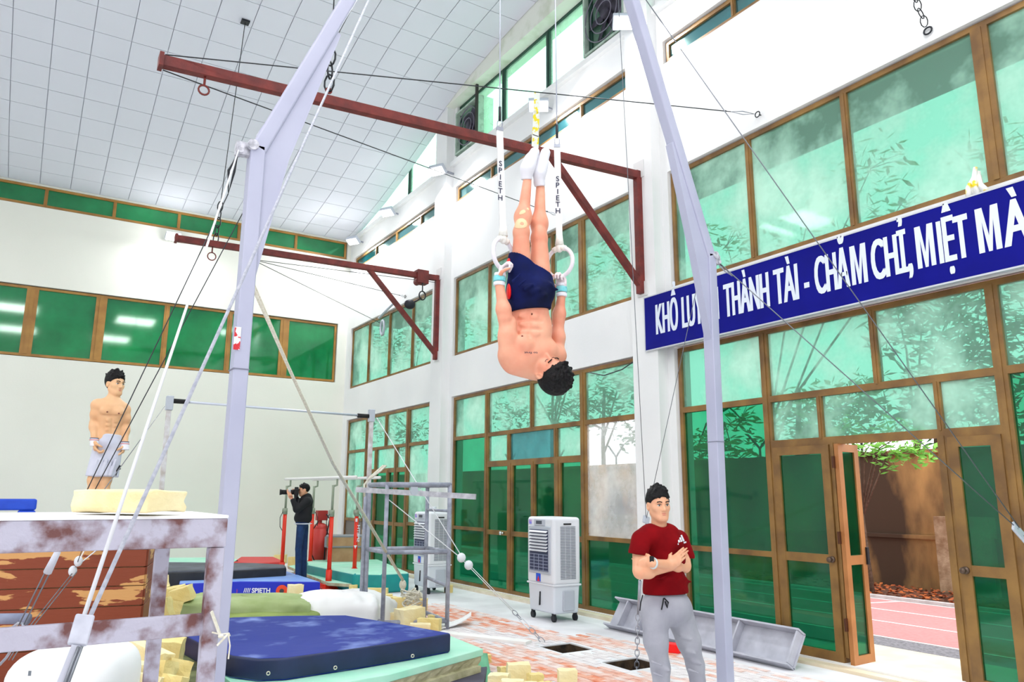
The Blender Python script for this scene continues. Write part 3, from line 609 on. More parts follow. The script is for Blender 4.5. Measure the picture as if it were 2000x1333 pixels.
# ---- rings
CLT, CDP = Vector((.856,-.516,0)), Vector((.516,.856,0))
WOODR = mat('chalked_ring_wood', (232,228,236), 0.7, rgb2=(206,178,132), scale=14, lo=.62, hi=.8)
WEB = mat('white_webbing', (240,240,240), .8, rgb2=(228,228,230), scale=30)
def ringset(px, ctop, cz, ringc, h, label, uxl):
    t = thing('gymnastic_ring', label, 'ring', tuple(ringc), 'gymnastic rings on their straps')
    x = ctop.x
    top = Vector((x-.01, PY, 5.76))
    MB().tube([top, ctop+Vector((0,0,.12))], .0045, 6).build('cable', mat('grey_ring_cable', (190,194,208), .4, metal=.3), t, smooth=True)
    q = MB(); q.tube([ctop+Vector((0,0,.16)), ctop+Vector((0,0,.06))], .010, 8); q.build('cable_ferrule', DARK, t, smooth=True)
    q = MB(); q.tube([ctop+Vector((0,0,.035))+CLT*.018*math.cos(a)+Vector((0,0,.032))*math.sin(a) for a in [2*math.pi*k/12 for k in range(12)]], .004, 6, closed=True); q.build('shackle', STEEL, t, smooth=True)
    rt = ringc+Vector((0,0,.105))
    ux = Vector(uxl).normalized(); n_ = ux.cross(Vector((0,0,1)))
    # strap: two webbing plies
    q = MB(); q.pbox((ctop+rt)/2+Vector((0,0,.01)), ux*.022, n_*.004, (rt-ctop)/2); q.pbox((ctop+rt)/2-n_*.012+Vector((0,0,.01)), ux*.021, n_*.002, (rt-ctop)/2*.97)
    q.build('strap', WEB, t)
    q = MB(); q.pbox(ctop, ux*.024, n_*.008, (0,0,.012)); q.build('buckle', STEEL, t)
    # ring
    N = 40; q = MB(); q.tube([ringc+h*.104*math.cos(2*math.pi*k/N)+Vector((0,0,1))*.104*math.sin(2*math.pi*k/N) for k in range(N)], .0145, 12, closed=True)
    q.build('ring', WOODR, t, smooth=True)
    q = MB(); q.ell(rt+Vector((0,0,.0)), .026, .026, .034, 12, 8); q.tube([rt+Vector((0,0,.09)), rt+Vector((0,0,.02))], .022, 10, r2=.032); q.tube([ringc+h*.104*math.cos(a)+Vector((0,0,1))*.104*math.sin(a) for a in (1.1,1.3,1.57,1.85,2.05)], .021, 10)
    q.build('tape_wrap', mat('white_tape', (240,238,232), .85, bump=.3, bscale=30), t, smooth=True)
    return t, ux, n_
lc = AY(976, 252, PY); rc = AY(1088, 285, PY)
ringL = AY(982.5, 497, PY); ringR = AY(1093, 513, PY)
tl, uxL, nL = ringset(976, Vector((lc.x, PY, lc.z)), 0, ringL, CLT*.62+CDP*.78, 'left gymnastic ring on a white lettered strap, held by the gymnast', (.99,-.12,0))
tr, uxR, nR = ringset(1088, Vector((rc.x, PY, rc.z)), 0, ringR, CLT*.80-CDP*.6, 'right gymnastic ring on a white lettered strap, nearer the red bracket', (.856,-.516,0))
def vert_text(tx, parent, ctr, ux, cap, pitch, wd):
    for i, ch in enumerate(tx):
        text(ch, INK, parent, ctr-Vector((0,0,1))*(pitch*i+cap), ux, (0,0,1), cap, bold=0.012, name='lettering', ext=.0015, align_center=True)
pL = AY(977, 315, PY); pR = AY(1089, 345, PY)
vert_text('SPIETH', tl, Vector((pL.x, PY, pL.z))+nL*.0, Vector((.99,-.12,0)), .037, .0485, 0)
vert_text('SPIETH', tr, Vector((pR.x, PY, pR.z))+nR*.0, uxR, .037, .0475, 0)
for tt, nn_ in ((tl, nL), (tr, nR)):
    for ch in tt.children:
        if ch.name.startswith('lettering'): ch.location = nn_*0.005 if nn_.dot(Vector((0,-1,0))) > 0 else nn_*-0.017
# ---- stays of the ring frame
RP = AY(1992, 1042, 3.0)
ga = thing('guy_cable', 'steel guy cables and pulley at the right of the near white upright', 'cable', (RP.x, RP.y, 0), 'guy cables of the ring frame')
MB().tube([RJ+Vector((.09,0,0)), RP+Vector((-.02,0,.03))], .0042, 6).build('cable', CABLE, ga, smooth=True)
MB().tube([RT, RP+Vector((0,0,.04))], .0042, 6).build('cable', CABLE, ga, smooth=True)
q = MB(); q.pbox(RP, (.05,-.02,-.06), (.035,.01,.03), (0,.012,0)); q.build('pulley_block', PLASTG, ga, bevel=.01)
MB().tube([RP, Vector((6.75,2.6,0.9)), Vector((6.85,2.3,0.02))], .005, 6).build('cable', CABLE, ga, smooth=True)
q = MB(); a, b = RJ+Vector((.1,0,-.02)), RJ+Vector((.1,0,-.02))+(RP-RJ).normalized()*.16; q.tube([a, (a+b)/2+Vector((0,0,.015)), b, (a+b)/2-Vector((0,0,.015))], .006, 6, closed=True); q.build('shackle', STEEL, ga, smooth=True)
# right rear stay down to the pit with a chain
P2 = AY(1262, 1016, 5.6); P2b = AY(1250, 1135, 5.95); P2c = AY(1241, 1290, 6.2)
gb = thing('guy_cable', 'thin guy cables ending in a chain that drops into the floor pit', 'cable', tuple(P2c), 'guy cables of the ring frame')
MB().tube([RJ+Vector((0,.06,0)), P2], .003, 6).build('cable', CABLE, gb, smooth=True); MB().tube([RT+Vector((0,.05,0)), P2], .003, 6).build('cable', CABLE, gb, smooth=True)
q = MB(); q.pbox(P2, (.035,0,-.012), (0,.012,0), (.008,0,.035)); q.build('pulley_block', PLASTG, gb, bevel=.008)
MB().tube([P2, P2b], .004, 6).build('cable', CABLE, gb, smooth=True)
q = MB(); P2m = P2b+(P2c-P2b)*.42; q.tube([P2b, P2m], .016, 8, r2=.012); q.build('turnbuckle', STEEL, gb, smooth=True)
link_chain(P2m, Vector((P2c.x, P2c.y, -.25)), gb, STEEL, pitch=.055, r=.005)
# left rear stay (thin dark pair) and its strap
P3 = AY(113, 1078, 5.0); P4 = AY(40, 1225, 5.2)
gc = thing('guy_cable', 'pair of thin dark guy cables left of the standing gymnast', 'cable', (P4.x, P4.y, P4.z), 'guy cables of the ring frame')
MB().tube([LJ+Vector((-.12,.05,-.25)), P3], .003, 6).build('cable', DCABLE, gc, smooth=True); MB().tube([LT+Vector((0,.05,0)), P3+Vector((.02,0,0))], .003, 6).build('cable', DCABLE, gc, smooth=True)
q = MB(); q.tube([LJ+Vector((-.09,.03,-.02)), LJ+Vector((-.13,.04,-.12)), LJ+Vector((-.12,.05,-.25)), LJ+Vector((-.1,.04,-.12))], .007, 6, closed=True); q.build('shackle', DARK, gc, smooth=True)
q = MB(); q.tube([P3, P3+(P4-P3)*.28], .016, 8, r2=.022); q.build('cable_grip', mat('chalky_plastic', (205,208,220), .6), gc, smooth=True)
q = MB(); q.tube([P3+(P4-P3)*.25+Vector((-.012,0,0)), P4+Vector((-.012,0,0))], .004, 6); q.tube([P3+(P4-P3)*.25+Vector((.012,0,0)), P4+Vector((.012,0,0))], .004, 6); q.build('cable', CABLE, gc, smooth=True)
link_chain(P4, AY(-8, 1300, 5.3), gc, STEEL, pitch=.09, r=.008)
# left front stay (thick white pair) and sheath
P5 = AY(166, 1212, 1.75); P6 = AY(150, 1262, 1.72); P7 = AY(96, 1400, 1.68)
gd = thing('guy_cable', 'thick white guy cables running into a grey sheath before the trestle', 'cable', (P7.x, P7.y, P7.z), 'guy cables of the ring frame')
MB().tube([LJ+Vector((-.1,-.03,-.02)), P5+Vector((-.004,0,0))], .0045, 8).build('cable', WCABLE, gd, smooth=True)
MB().tube([LT+Vector((0,-.05,0)), P5+Vector((.006,0,0))], .0045, 8).build('cable', mat('grey_coated_cable', (176,180,196), .5, rgb2=(206,208,220), scale=90), gd, smooth=True)
q = MB(); q.bar(P5+Vector((0,0,.01)), P6, .010, .034, up=(1,0,0)); q.build('cable_sheath', mat('worn_grey_sheath', (196,198,212), .7, rgb2=(166,168,184), scale=20), gd, bevel=.004)
MB().bar(P6, P7, .008, .018, up=(1,0,0)).build('strap', mat('worn_grey_strap', (190,192,206), .8), gd)
q = MB(); q.tube([P6+Vector((.002,-.01,0)), P7+Vector((.004,-.01,0))], .003, 6); q.tube([P6+Vector((.008,-.01,0)), P7+Vector((.01,-.01,0))], .003, 6); q.build('cable', CABLE, gd, smooth=True)
# ================================================================== WALL BRACKETS (red steel jibs)
def jib(Yc, tip, zt, name, label):
    t = thing('wall_bracket', label, 'bracket', (6.8, Yc, 4.35), 'red steel wall brackets')
    MB().bar((6.79,Yc,4.33), (6.79,Yc,6.10), .09, .09).build('post', RUST, t, bevel=.006)
    MB().bar((6.82,Yc,6.04), (tip,Yc,zt), .095, .11).build('beam', RUST, t, bevel=.006)
    MB().bar((5.28,Yc,6.0), (6.80,Yc,4.44), .085, .085, up=(0,1,0)).build('brace', RUST, t, bevel=.006)
    [MB().box(6.812, 6.828, Yc-.10, Yc+.10, a_, b_).build('wall_plate', mat('white_plate', (226,226,226), .6), t) for a_, b_ in ((6.0,6.25),(4.3,4.5))]
    q = MB(); q.box(tip-.02, tip+.02, Yc-.07, Yc+.07, zt-.07, zt+.07); q.build('end_plate', RUST, t)
    return t
j1 = jib(7.52, .69, 5.77, 'a', 'long red steel jib bracket above the hanging gymnast')
j2 = jib(13.68, 1.78, 5.96, 'b', 'farther red steel jib bracket crossing the end wall')
def eyebolt(parent, p, r=.05, drop=.12, m=RUST):
    q = MB(); q.cyl(p, p-Vector((0,0,drop)), .012, 8); c = p-Vector((0,0,drop+r)); q.tube([c+Vector((math.cos(a),0,math.sin(a)))*r for a in [2*math.pi*k/14 for k in range(14)]], .01, 6, closed=True)
    q.build('eye_bolt', m, parent, smooth=True)
eyebolt(j1, Vector((1.10,7.52,5.76))); eyebolt(j2, Vector((2.38,13.68,5.93)), r=.07); eyebolt(j1, Vector((2.36,7.52,5.98)), r=.03, drop=-.02)
q = MB(); q.box(6.3, 6.55, 13.58, 13.78, 5.86, 6.14); q.cyl((6.35,13.6,5.9), (6.35,13.76,5.9), .07, 12); q.build('trolley', RUST, j2, bevel=.01)
q = MB(); c = Vector((6.42,13.6,5.6)); q.tube([c+Vector((math.cos(a)*.07,0,math.sin(a)*.09)) for a in [2*math.pi*k/14 for k in range(14)]], .014, 6, closed=True); q.cyl((6.42,13.6,5.7), (6.42,13.6,5.86), .012, 8); q.ell((6.15,13.6,5.38), .12, .08, .1, 12, 8); q.cyl((6.15,13.6,5.38), (6.4,13.6,5.55), .015, 6)
q.build('hook', DARK, j2, smooth=True)
def hanger(p0, p1, label):
    t = thing('hanger_cable', label, 'cable', tuple(p1), 'cables holding up the red brackets')
    z = zc(p0.y)
    MB().box(p0.x-.07, p0.x+.07, p0.y-.07, p0.y+.07, z-.03, z).build('ceiling_plate', DARK, t)
    k = p1+(Vector((p0.x,p0.y,z))-p1)*.18
    MB().tube([(p0.x,p0.y,z-.03), k], .007, 6).build('cable', DCABLE, t, smooth=True)
    link_chain(k, p1, t, DARK, pitch=.14, r=.011)
    return t
hanger(Vector((2.36,7.52,0)), Vector((2.36,7.52,5.98)), 'black chain and cable holding the nearer red bracket')
pc = AZ(479, 42, 9.4)
for _ in range(6): pc = AZ(479, 42, zc(pc.y))
hanger(pc, Vector((2.42,13.68,6.0)), 'thin black cable from a small ceiling plate to the farther red bracket')
def staywire(a, b, label, chain=.14, m=DCABLE, grp='wire stays to the walls', r=.006):
    a, b = Vector(a), Vector(b); t = thing('stay_wire', label, 'cable', tuple(b), grp)
    k = b+(a-b)*chain if chain else b
    MB().tube([a, k], r, 6).build('cable', m, t, smooth=True)
    if chain:
        d = (k-b)
        q = MB(); q.tube([b+d*.15, b+d*.5+Vector((0,0,.02)), b+d*.85, b+d*.5-Vector((0,0,.02))], .006, 5, closed=True); q.build('turnbuckle', STEEL, t, smooth=True)
        q = MB(); q.tube([b+d*.07+Vector((math.cos(x)*.03*0, math.cos(x)*.035, math.sin(x)*.035)) for x in [2*math.pi*i/12 for i in range(12)]], .007, 5, closed=True); q.cyl(b+d*.02, b+Vector((.05,0,0)), .007, 6); q.build('eye_bolt', DARK, t, smooth=True)
        q = MB(); q.tube([k, b+d*.85], .005, 5); q.ell(k, .012, .012, .012, 8, 6); q.build('wire_clip', DARK, t, smooth=True)
    return t
staywire((.72,7.50,5.84), AX(1484,224,6.98), 'black wire from the red bracket tip to an eye bolt above the window band', .07)
staywire((.72,7.55,5.70), AX(1092,422,6.98), 'black wire from the red bracket tip to the wall behind the gymnast', .05)
b0 = AY(492, 507, 13.62)
staywire(b0, AX(748,634,6.98), 'thin wire from the far bracket down to the far bay wall', .04)
staywire(b0, AX(792,580,6.98), 'thin wire from the far bracket to the far bay wall, middle one', .05)
staywire(b0, AX(858,553,6.85), 'thin wire from the far bracket to the far column, topmost', 0)
t = thing('stay_wire', 'black turnbuckle and ring hanging at the top right of the wall', 'cable', tuple(AX(1812,60,6.98)), 'wire stays to the walls')
a, b = AX(1776,-30,6.5), AX(1812,60,6.98); link_chain(a, b+(a-b)*.12, t, DARK, pitch=.085, r=.005); q = MB(); q.tube([b+Vector((0,math.cos(x)*.04,math.sin(x)*.035)) for x in [2*math.pi*i/12 for i in range(12)]], .009, 5, closed=True); q.build('eye_bolt', DARK, t, smooth=True)
# looped strap hanging on the far window
q = MB(); a = AX(740,622,6.9); 
q.tube([a, a+Vector((0,-.5,.12)), a+Vector((0,-1.0,.22))], .03, 6); q.build
t = thing('hanging_strap', 'grey strap with a ring looped before the far windows', 'strap', tuple(a))
q.build('strap', PLASTG, t, smooth=True); c = a+Vector((0,-.25,-.28)); q = MB(); q.tube([c+Vector((0,math.cos(x)*.10,math.sin(x)*.18)) for x in [2*math.pi*i/14 for i in range(14)]], .03, 6, closed=True); q.build('ring', PLASTG, t, smooth=True)
q = MB(); a, b = AY(1049,180,7.40), AY(1045,288,7.40)
for (s0, s1, w_) in ((0,.38,.045),(.36,.80,.05),(.78,1.0,.055)): q.bar(a.lerp(b, s0), a.lerp(b, s1), w_*1.9, .006, up=(0,1,0))
o = rebase(q.build('plastic_strip', mat('yellow_white_plastic', (244,244,238), .4, rgb2=(250,226,30), scale=9, lo=.50, hi=.54), bevel=.002)); tag(o, 'yellow and white plastic strip tied to the long red bracket above the feet', 'strip')
# ================================================================== FLOODLIGHTS
def flood(p, label, n, pw, wy=None):
    t = thing('floodlight', label, 'lamp', tuple(p), 'floodlights along the ledge'); n = Vector(n).normalized(); r = n.cross(Vector((0,0,1))).normalized(); u = r.cross(n)
    MB().pbox(p, r*.17, u*.11, n*.05).build('housing', PLASTG, t, bevel=.01)
    MB().pbox(p+n*.055, r*.15, u*.09, n*.006).build('lens', LAMP, t)
    q = MB(); e_ = Vector((7.0, p.y, p.z)) if wy is None else Vector((p.x, wy, p.z)); q.bar(p-n*.04, e_, .04, .02, up=tuple(n.cross(e_-p))); q.build('mount', STEEL, t)
    l = bpy.data.lights.new('flood_light', 'AREA'); l.energy = pw; l.size = .3; l.size_y = .18; l.shape = 'RECTANGLE'; l.color = (.97,.98,1); lo = bpy.data.objects.new('flood_light', l); C.objects.link(lo)
    lo.location = p+n*.09; lo.rotation_euler = n.to_track_quat('-Z', 'Y').to_euler()
for px, py, X, lb in ((1220,42,6.62,'floodlight beside the top of the near white upright'),(1052,205,6.72,'floodlight on the ledge above the gymnast'),(855,332,6.62,'floodlight at the top of the far column'),(757,414,6.72,'floodlight on the far ledge, second from the end wall'),(690,470,6.72,'floodlight in the corner by the end wall')):
    flood(AX(px, py, X), lb, (-.35,-.5,-.95) if px > 1000 else (-.5,-.3,-.9), 70)
flood(AY(338,462,19.2), 'small floodlight on the end wall behind the far red bracket', (0,-.45,-1), 60, wy=19.5)
for (px, py, X) in ((1220,42,6.5),(1052,205,6.5),(855,332,6.4),(757,414,6.5),(690,470,6.5)):   # added point lamps that brighten the wall near the floodlights
    p = AX(px, py, X); l = bpy.data.lights.new('flood_glow_fill', 'POINT'); l.energy = 9; l.shadow_soft_size = .12; lo = bpy.data.objects.new('flood_glow_fill', l); C.objects.link(lo); lo.location = p+Vector((-.25,-.1,-.15))
p = AY(338,462,18.9); l = bpy.data.lights.new('flood_glow_fill', 'POINT'); l.energy = 18; l.shadow_soft_size = .12; lo = bpy.data.objects.new('flood_glow_fill', l); C.objects.link(lo); lo.location = p  # added point lamp for the bright wall around the end floodlight
# ================================================================== FANS
FANM = mat('grimy_fan_steel', (72,66,84), .6, rgb2=(40,36,48), scale=5, lo=.4, hi=.6)
def fan(y0, y1, z0, z1, label, bar):
    X0, X1 = 6.95, 7.3; t = thing('wall_fan', label, 'fan', (X0, (y0+y1)/2, z0), 'box fans in the clerestory')
    q = MB(); e = .04
    q.box(X0, X1, y0, y0+e, z0, z1); q.box(X0, X1, y1-e, y1, z0, z1); q.box(X0, X1, y0+e, y1-e, z0, z0+e); q.box(X0, X1, y0+e, y1-e, z1-e, z1); q.build('housing', mat('pale_green_grey_steel', (176,196,182), .6, rgb2=(120,140,124), scale=6, lo=.5, hi=.7), t)
    MB().box(X0+.2, X0+.22, y0+e, y1-e, z0+e, z1-e).build('back_panel', FANM, t)
    cy, cz, R = (y0+y1)/2, (z0+z1)/2, (z1-z0)/2-.08
    for rr in (R, R*.7, R*.4): MB().tube([(X0+.02, cy+rr*math.cos(a), cz+rr*math.sin(a)) for a in [2*math.pi*k/24 for k in range(24)]], .01, 5, closed=True).build('guard_ring', mat('grey_guard', (120,116,132), .5), t, smooth=True)
    for k in range(6):
        a = 2*math.pi*k/6; u = Vector((0, math.cos(a), math.sin(a))); v = Vector((0,-math.sin(a), math.cos(a)))
        MB().pbox(Vector((X0+.1, cy, cz))+u*R*.55, u*R*.38, v*.09+Vector((.03,0,0)), Vector((.004,0,0))).build('blade', FANM, t)
    MB().cyl((X0+.03, cy, cz), (X0+.14, cy, cz), .09, 16).build('hub', FANM, t, smooth=True)
    if bar: MB().bar((6.9, y0-.02, z0-.1), (6.9, y0-.02, z1+.65), .05, .05).build('support_angle', mat('dark_iron', (44,36,34), .7), t)
fan(12.35, 13.33, 8.66, 9.62, 'grimy box fan high in the corner by the far column', True)
fan(7.9, 8.9, 8.62, 9.72, 'grimy box fan under the roof behind the floodlight', False)
# ================================================================== HIGH BAR
hb = thing('high_bar', 'gymnastic high bar on two slim posts before the end wall', 'high bar', (2.85,10.4,0))
A_, B_ = Vector((1.50,10.4,2.8)), Vector((4.13,10.4,2.76))
MB().cyl(A_, B_, .016, 12).build('bar', mat('chalky_bar_steel', (206,212,226), .4, metal=.4), hb, smooth=True)
q = MB(); q.cyl(A_+Vector((.0,0,0)), A_+Vector((.18,0,0)), .03, 12); q.build('bar_sleeve', BLACK, hb, smooth=True); q = MB(); q.cyl(B_-Vector((.18,0,0)), B_, .03, 12); q.build('bar_sleeve', BLACK, hb, smooth=True)
for x in (1.46, 4.16):
    MB().bar((x,10.4,1.55), (x,10.4,2.84), .055, .055).build('upper_post', mat('whitish_post', (226,226,232), .5, rgb2=(190,180,176), scale=9), hb, bevel=.006)
    MB().cyl((x,10.4,0), (x,10.4,1.6), .038, 12).build('lower_post', STEEL, hb, smooth=True)
    MB().bar((x,10.4,2.68), (x,10.4,2.86), .085, .085).build('head_block', PLASTG, hb, bevel=.01); MB().box(x-.15, x+.15, 10.25, 10.55, 0, .02).build('foot_plate', STEEL, hb)
PB = AD(907,1096,8.9)
HH = Vector((5.25,7.35,-.2)); HH2 = AZ(1062,1256,0)
g = thing('guy_cable', 'white guy cables with a double pulley running from the high bar to the floor pit', 'cable', tuple(HH2), 'guy cables of the high bar')
MB().tube([Vector((4.22,10.35,2.74)), PB], .006, 6).build('cable', WCABLE, g, smooth=True)
p_ = AD(757,975,10.2); MB().tube([p_, PB], .006, 6).build('cable', WCABLE, g, smooth=True)
ev = (HH2-PB).normalized()
for k in (-.05, .07): q = MB(); q.ell(PB+ev*k, .055, .04, .055, 12, 8); q.build('pulley', PLASTIC, g, smooth=True)
PC = PB+(HH2-PB)*.62
for s_ in (-.015, .015): MB().tube([PB+Vector((s_,0,0)), PC+Vector((s_,0,0))], .0045, 6).build('cable', WCABLE, g, smooth=True)
q = MB(); a, b = PC+(HH2-PC)*.25, PC+(HH2-PC)*.55; x_ = Vector((.03,.01,0)); q.tube([a, a+x_, b+x_, b, b-x_, a-x_], .007, 6, closed=True); q.build('turnbuckle', PLASTIC, g, smooth=True)
link_chain(PC, a, g, STEEL, pitch=.07, r=.005); link_chain(b, HH2, g, STEEL, pitch=.07, r=.005)
PL_ = AD(148,1108,6.6)
g = thing('guy_cable', 'white guy cables with a small pulley in front of the brown vaulting box', 'cable', tuple(AD(60,1225,5.9)), 'guy cables of the high bar')
MB().tube([Vector((1.40,10.35,2.72)), AY(205,955,7.2), PL_], .004, 6).build('cable', CABLE, g, smooth=True)
MB().tube([AD(205,1062,7.0), PL_], .005, 6).build('cable', WCABLE, g, smooth=True); MB().tube([AD(178,1050,7.0), PL_], .005, 6).build('cable', WCABLE, g, smooth=True)
for dx, dy in ((5,-11),(-6,8)): q = MB(); q.ell(AD(148+dx,1108+dy,6.6), .034, .025, .045, 12, 8); q.build('pulley', mat('chalky_white_plastic', (222,226,234), .6), g, smooth=True)
for dx in (-3, 4): MB().tube([AD(146+dx,1118,6.6), AD(58+dx,1228,5.9), AD(20+dx, 1290, 5.6)], .0045, 6).build('cable', CABLE, g, smooth=True)
# climbing rope
R0, R1, R2 = AY(483,538,4.3), AD(787,1134,10.6), None
g = thing('rope', 'white rope running down to a coil on the foam blocks', 'rope', tuple(AD(795,1180,10.6)))
MB().tube([R0, AD(574,741,5.6)+Vector((0,0,0)), AD(650,905,7.4), R1], .009, 8, r2=.02).build('rope_strand', WROPE, g, smooth=True)
MB().tube([R0+Vector((.0,.02,.05)), AD(578,748,5.6), AD(650,905,7.4)], .006, 8).build('rope_strand', WROPE, g, smooth=True)
q = MB(); rr = random.Random(8); c = AD(800,1168,10.5)
for k in range(9):
    n = 18; ax_ = Vector((rr.uniform(-.3,.3), rr.uniform(-.3,.3), 1)).normalized(); u = ax_.orthogonal().normalized(); v = ax_.cross(u); R_ = rr.uniform(.09,.17); cc = c+Vector((rr.uniform(-.05,.08), rr.uniform(-.05,.05), rr.uniform(-.09,.09)))
    q.tube([cc+u*R_*math.cos(2*math.pi*i/n)+v*R_*.8*math.sin(2*math.pi*i/n)+Vector((0,0,.03*math.sin(4*math.pi*i/n+k))) for i in range(n)], .011, 6, closed=True)
q.build('coil', WROPE, g, smooth=True)
q = MB(); q.tube([R1, R1+Vector((.03,0,-.1)), R1+Vector((-.02,0,-.2)), c], .013, 8); q.ell(R1+Vector((0,0,-.06)), .05, .05, .07, 10, 8); q.build('knot', WROPE, g, smooth=True)
# ================================================================== PARALLEL BARS
pb = thing('parallel_bars', 'orange red parallel bars with white rails by the photographer', 'parallel bars', (5.0,13.5,0))
def base(px, py, d): p = AD(px, py, d); return Vector((p.x, p.y, 0))
l3, l4, l1, l2 = base(641,1148,13.5), base(691,1138,13.9), base(549,1130,15.0), base(604,1124,15.4)
GG = mat('grey_green_fitting', (150,160,140), .5)
ZT = 1.955
for i, p in enumerate((l1, l2, l3, l4)):
    q = MB(); q.cyl(p+Vector((0,0,.1)), p+Vector((0,0,1.28)), .038, 12); q.cyl(p+Vector((0,0,.0)), p+Vector((0,0,.34)), .055, 12); lg_ = q.build('leg', RED, pb, smooth=True)
    q = MB(); q.cyl(p+Vector((0,0,1.26)), p+Vector((0,0,1.38)), .045, 12); q.cyl(p+Vector((-.05,0,1.33)), p+Vector((.03,0,1.33)), .05, 12); q.build('collar', GG, lg_, smooth=True)
    q = MB(); q.cyl(p+Vector((0,0,1.36)), p+Vector((0,0,1.82)), .022, 10); q.tube([p+Vector((0,0,1.8)), p+Vector((.07,0,1.82)), p+Vector((.07,0,1.93))], .02, 8); q.build('inner_post', GG, lg_, smooth=True)
    q = MB(); q.tube([p+Vector((-.05,0,1.3)), p+Vector((-.1,-.02,1.2)), p+Vector((-.09,-.02,1.02)), p+Vector((-.04,0,.95))] if i in (0,2) else [p+Vector((.05,0,1.3)), p+Vector((.1,-.02,1.2)), p+Vector((.11,-.02,1.02))], .007, 6); q.build('lever', DARK, lg_, smooth=True)
off = Vector((.07,0,ZT))
def rail(a, b, ea, eb):
    d = (b-a).normalized(); MB().tube([a+off-d*ea, a+off, b+off, b+off+d*eb], .026, 12).build('rail', mat('chalked_white_rail', (240,238,236), .6), pb, smooth=True)
rail(l1, l3, .25, .7); rail(l2, l4, .25, .7)
q = MB(); dd = (l4-l3).normalized(); q.bar(l3+Vector((0,0,.05))-dd*.1, l4+Vector((0,0,.05))+dd*.55, .1, .1); dd = (l2-l1).normalized(); q.bar(l1+Vector((0,0,.05))-dd*.1, l2+Vector((0,0,.05))+dd*.2, .1, .1); q.bar(l1+Vector((0,0,.05)), l3+Vector((0,0,.05)), .1, .08); q.bar(l2+Vector((0,0,.05)), l4+Vector((0,0,.05)), .1, .08)
q.build('base_frame', RED, pb, bevel=.01)
vd = Vector((-l4.x, -l4.y, 0)).normalized(); lat = Vector((-vd.y, vd.x, 0))
text('SPIETH', WHITEC, pb, l4+vd*.042+Vector((0,0,.80))-lat*-.022, (0,0,1), tuple(-lat) if False else tuple(lat), .045, width=.30, bold=.02, name='lettering')
q = MB(); p = l4+vd*.042+Vector((0,0,.72)); q.prism([p+Vector((0,0,-.04)), p+lat*.03+Vector((0,0,.02)), p-lat*.03+Vector((0,0,.02))], vd*.004); q.pbox(l4+vd*.04+Vector((0,0,1.19)), lat*.018, vd*.003, (0,0,.03)); q.build('emblem', WHITEC, pb)
# ================================================================== TUBE TOWER
sf = thing('tube_stand', 'grey tubular steel stand with chalky rails beside the mats', 'stand', (4.7,9.8,0))
a, b, c_, d_ = base(712,1207,10.0), base(747,1211,9.45), base(829,1190,10.3), base(873,1222,9.57)
SG = mat('grey_blue_tube_paint', (168,172,188), .45, rgb2=(138,142,158), scale=12)
def tb(p, z0, q_, z1, r=.027, nm='rail'): MB().cyl(p+Vector((0,0,z0)), q_+Vector((0,0,z1)), r, 12).build(nm, SG, sf, smooth=True)
for p in (a, b, c_, d_): tb(p, 0, p, 1.78, nm='leg')
MB().cyl(a+Vector((-.05,.02,0)), a+Vector((-.05,.02,1.72)), .025, 10).build('leg', SG, sf, smooth=True)
for z in (1.78, .94, .1):
    for p, q_ in ((a,b),(b,d_),(d_,c_),(c_,a)): tb(p, z, q_, z, r=.032 if z > 1.5 else .027)
tb(c_, .56, d_, .52, r=.022); tb(c_, 1.45, d_, 1.45, r=.018)
q = MB(); q.bar(AD(696,957,9.9), AD(929,971,9.2), .03, .065); q.build('flat_bar', mat('pale_steel_channel', (206,204,212), .5, rgb2=(170,168,178), scale=14), sf)
q = MB(); p = AD(809,960,9.25); q.cyl(p-Vector((0,.012,0)), p+Vector((0,.012,0)), .05, 14); q.box(p.x-.045, p.x+.045, p.y-.008, p.y+.008, p.z, p.z+.05); q.build('lug_plate', PLASTG, sf)
q = MB(); p = AD(716,940,9.9); q.tube([p, p+Vector((.15,-.05,.12)), p+Vector((.23,-.08,.2)), p+Vector((.2,-.06,.2)), p+Vector((.05,0,.05)), p+Vector((-.03,0,-.05)), p+Vector((-.02,0,-.2))], .014, 8); o = rebase(q.build('rope', WROPE, smooth=True)); tag(o, 'white rope loop tied over the corner of the tube stand', 'rope')
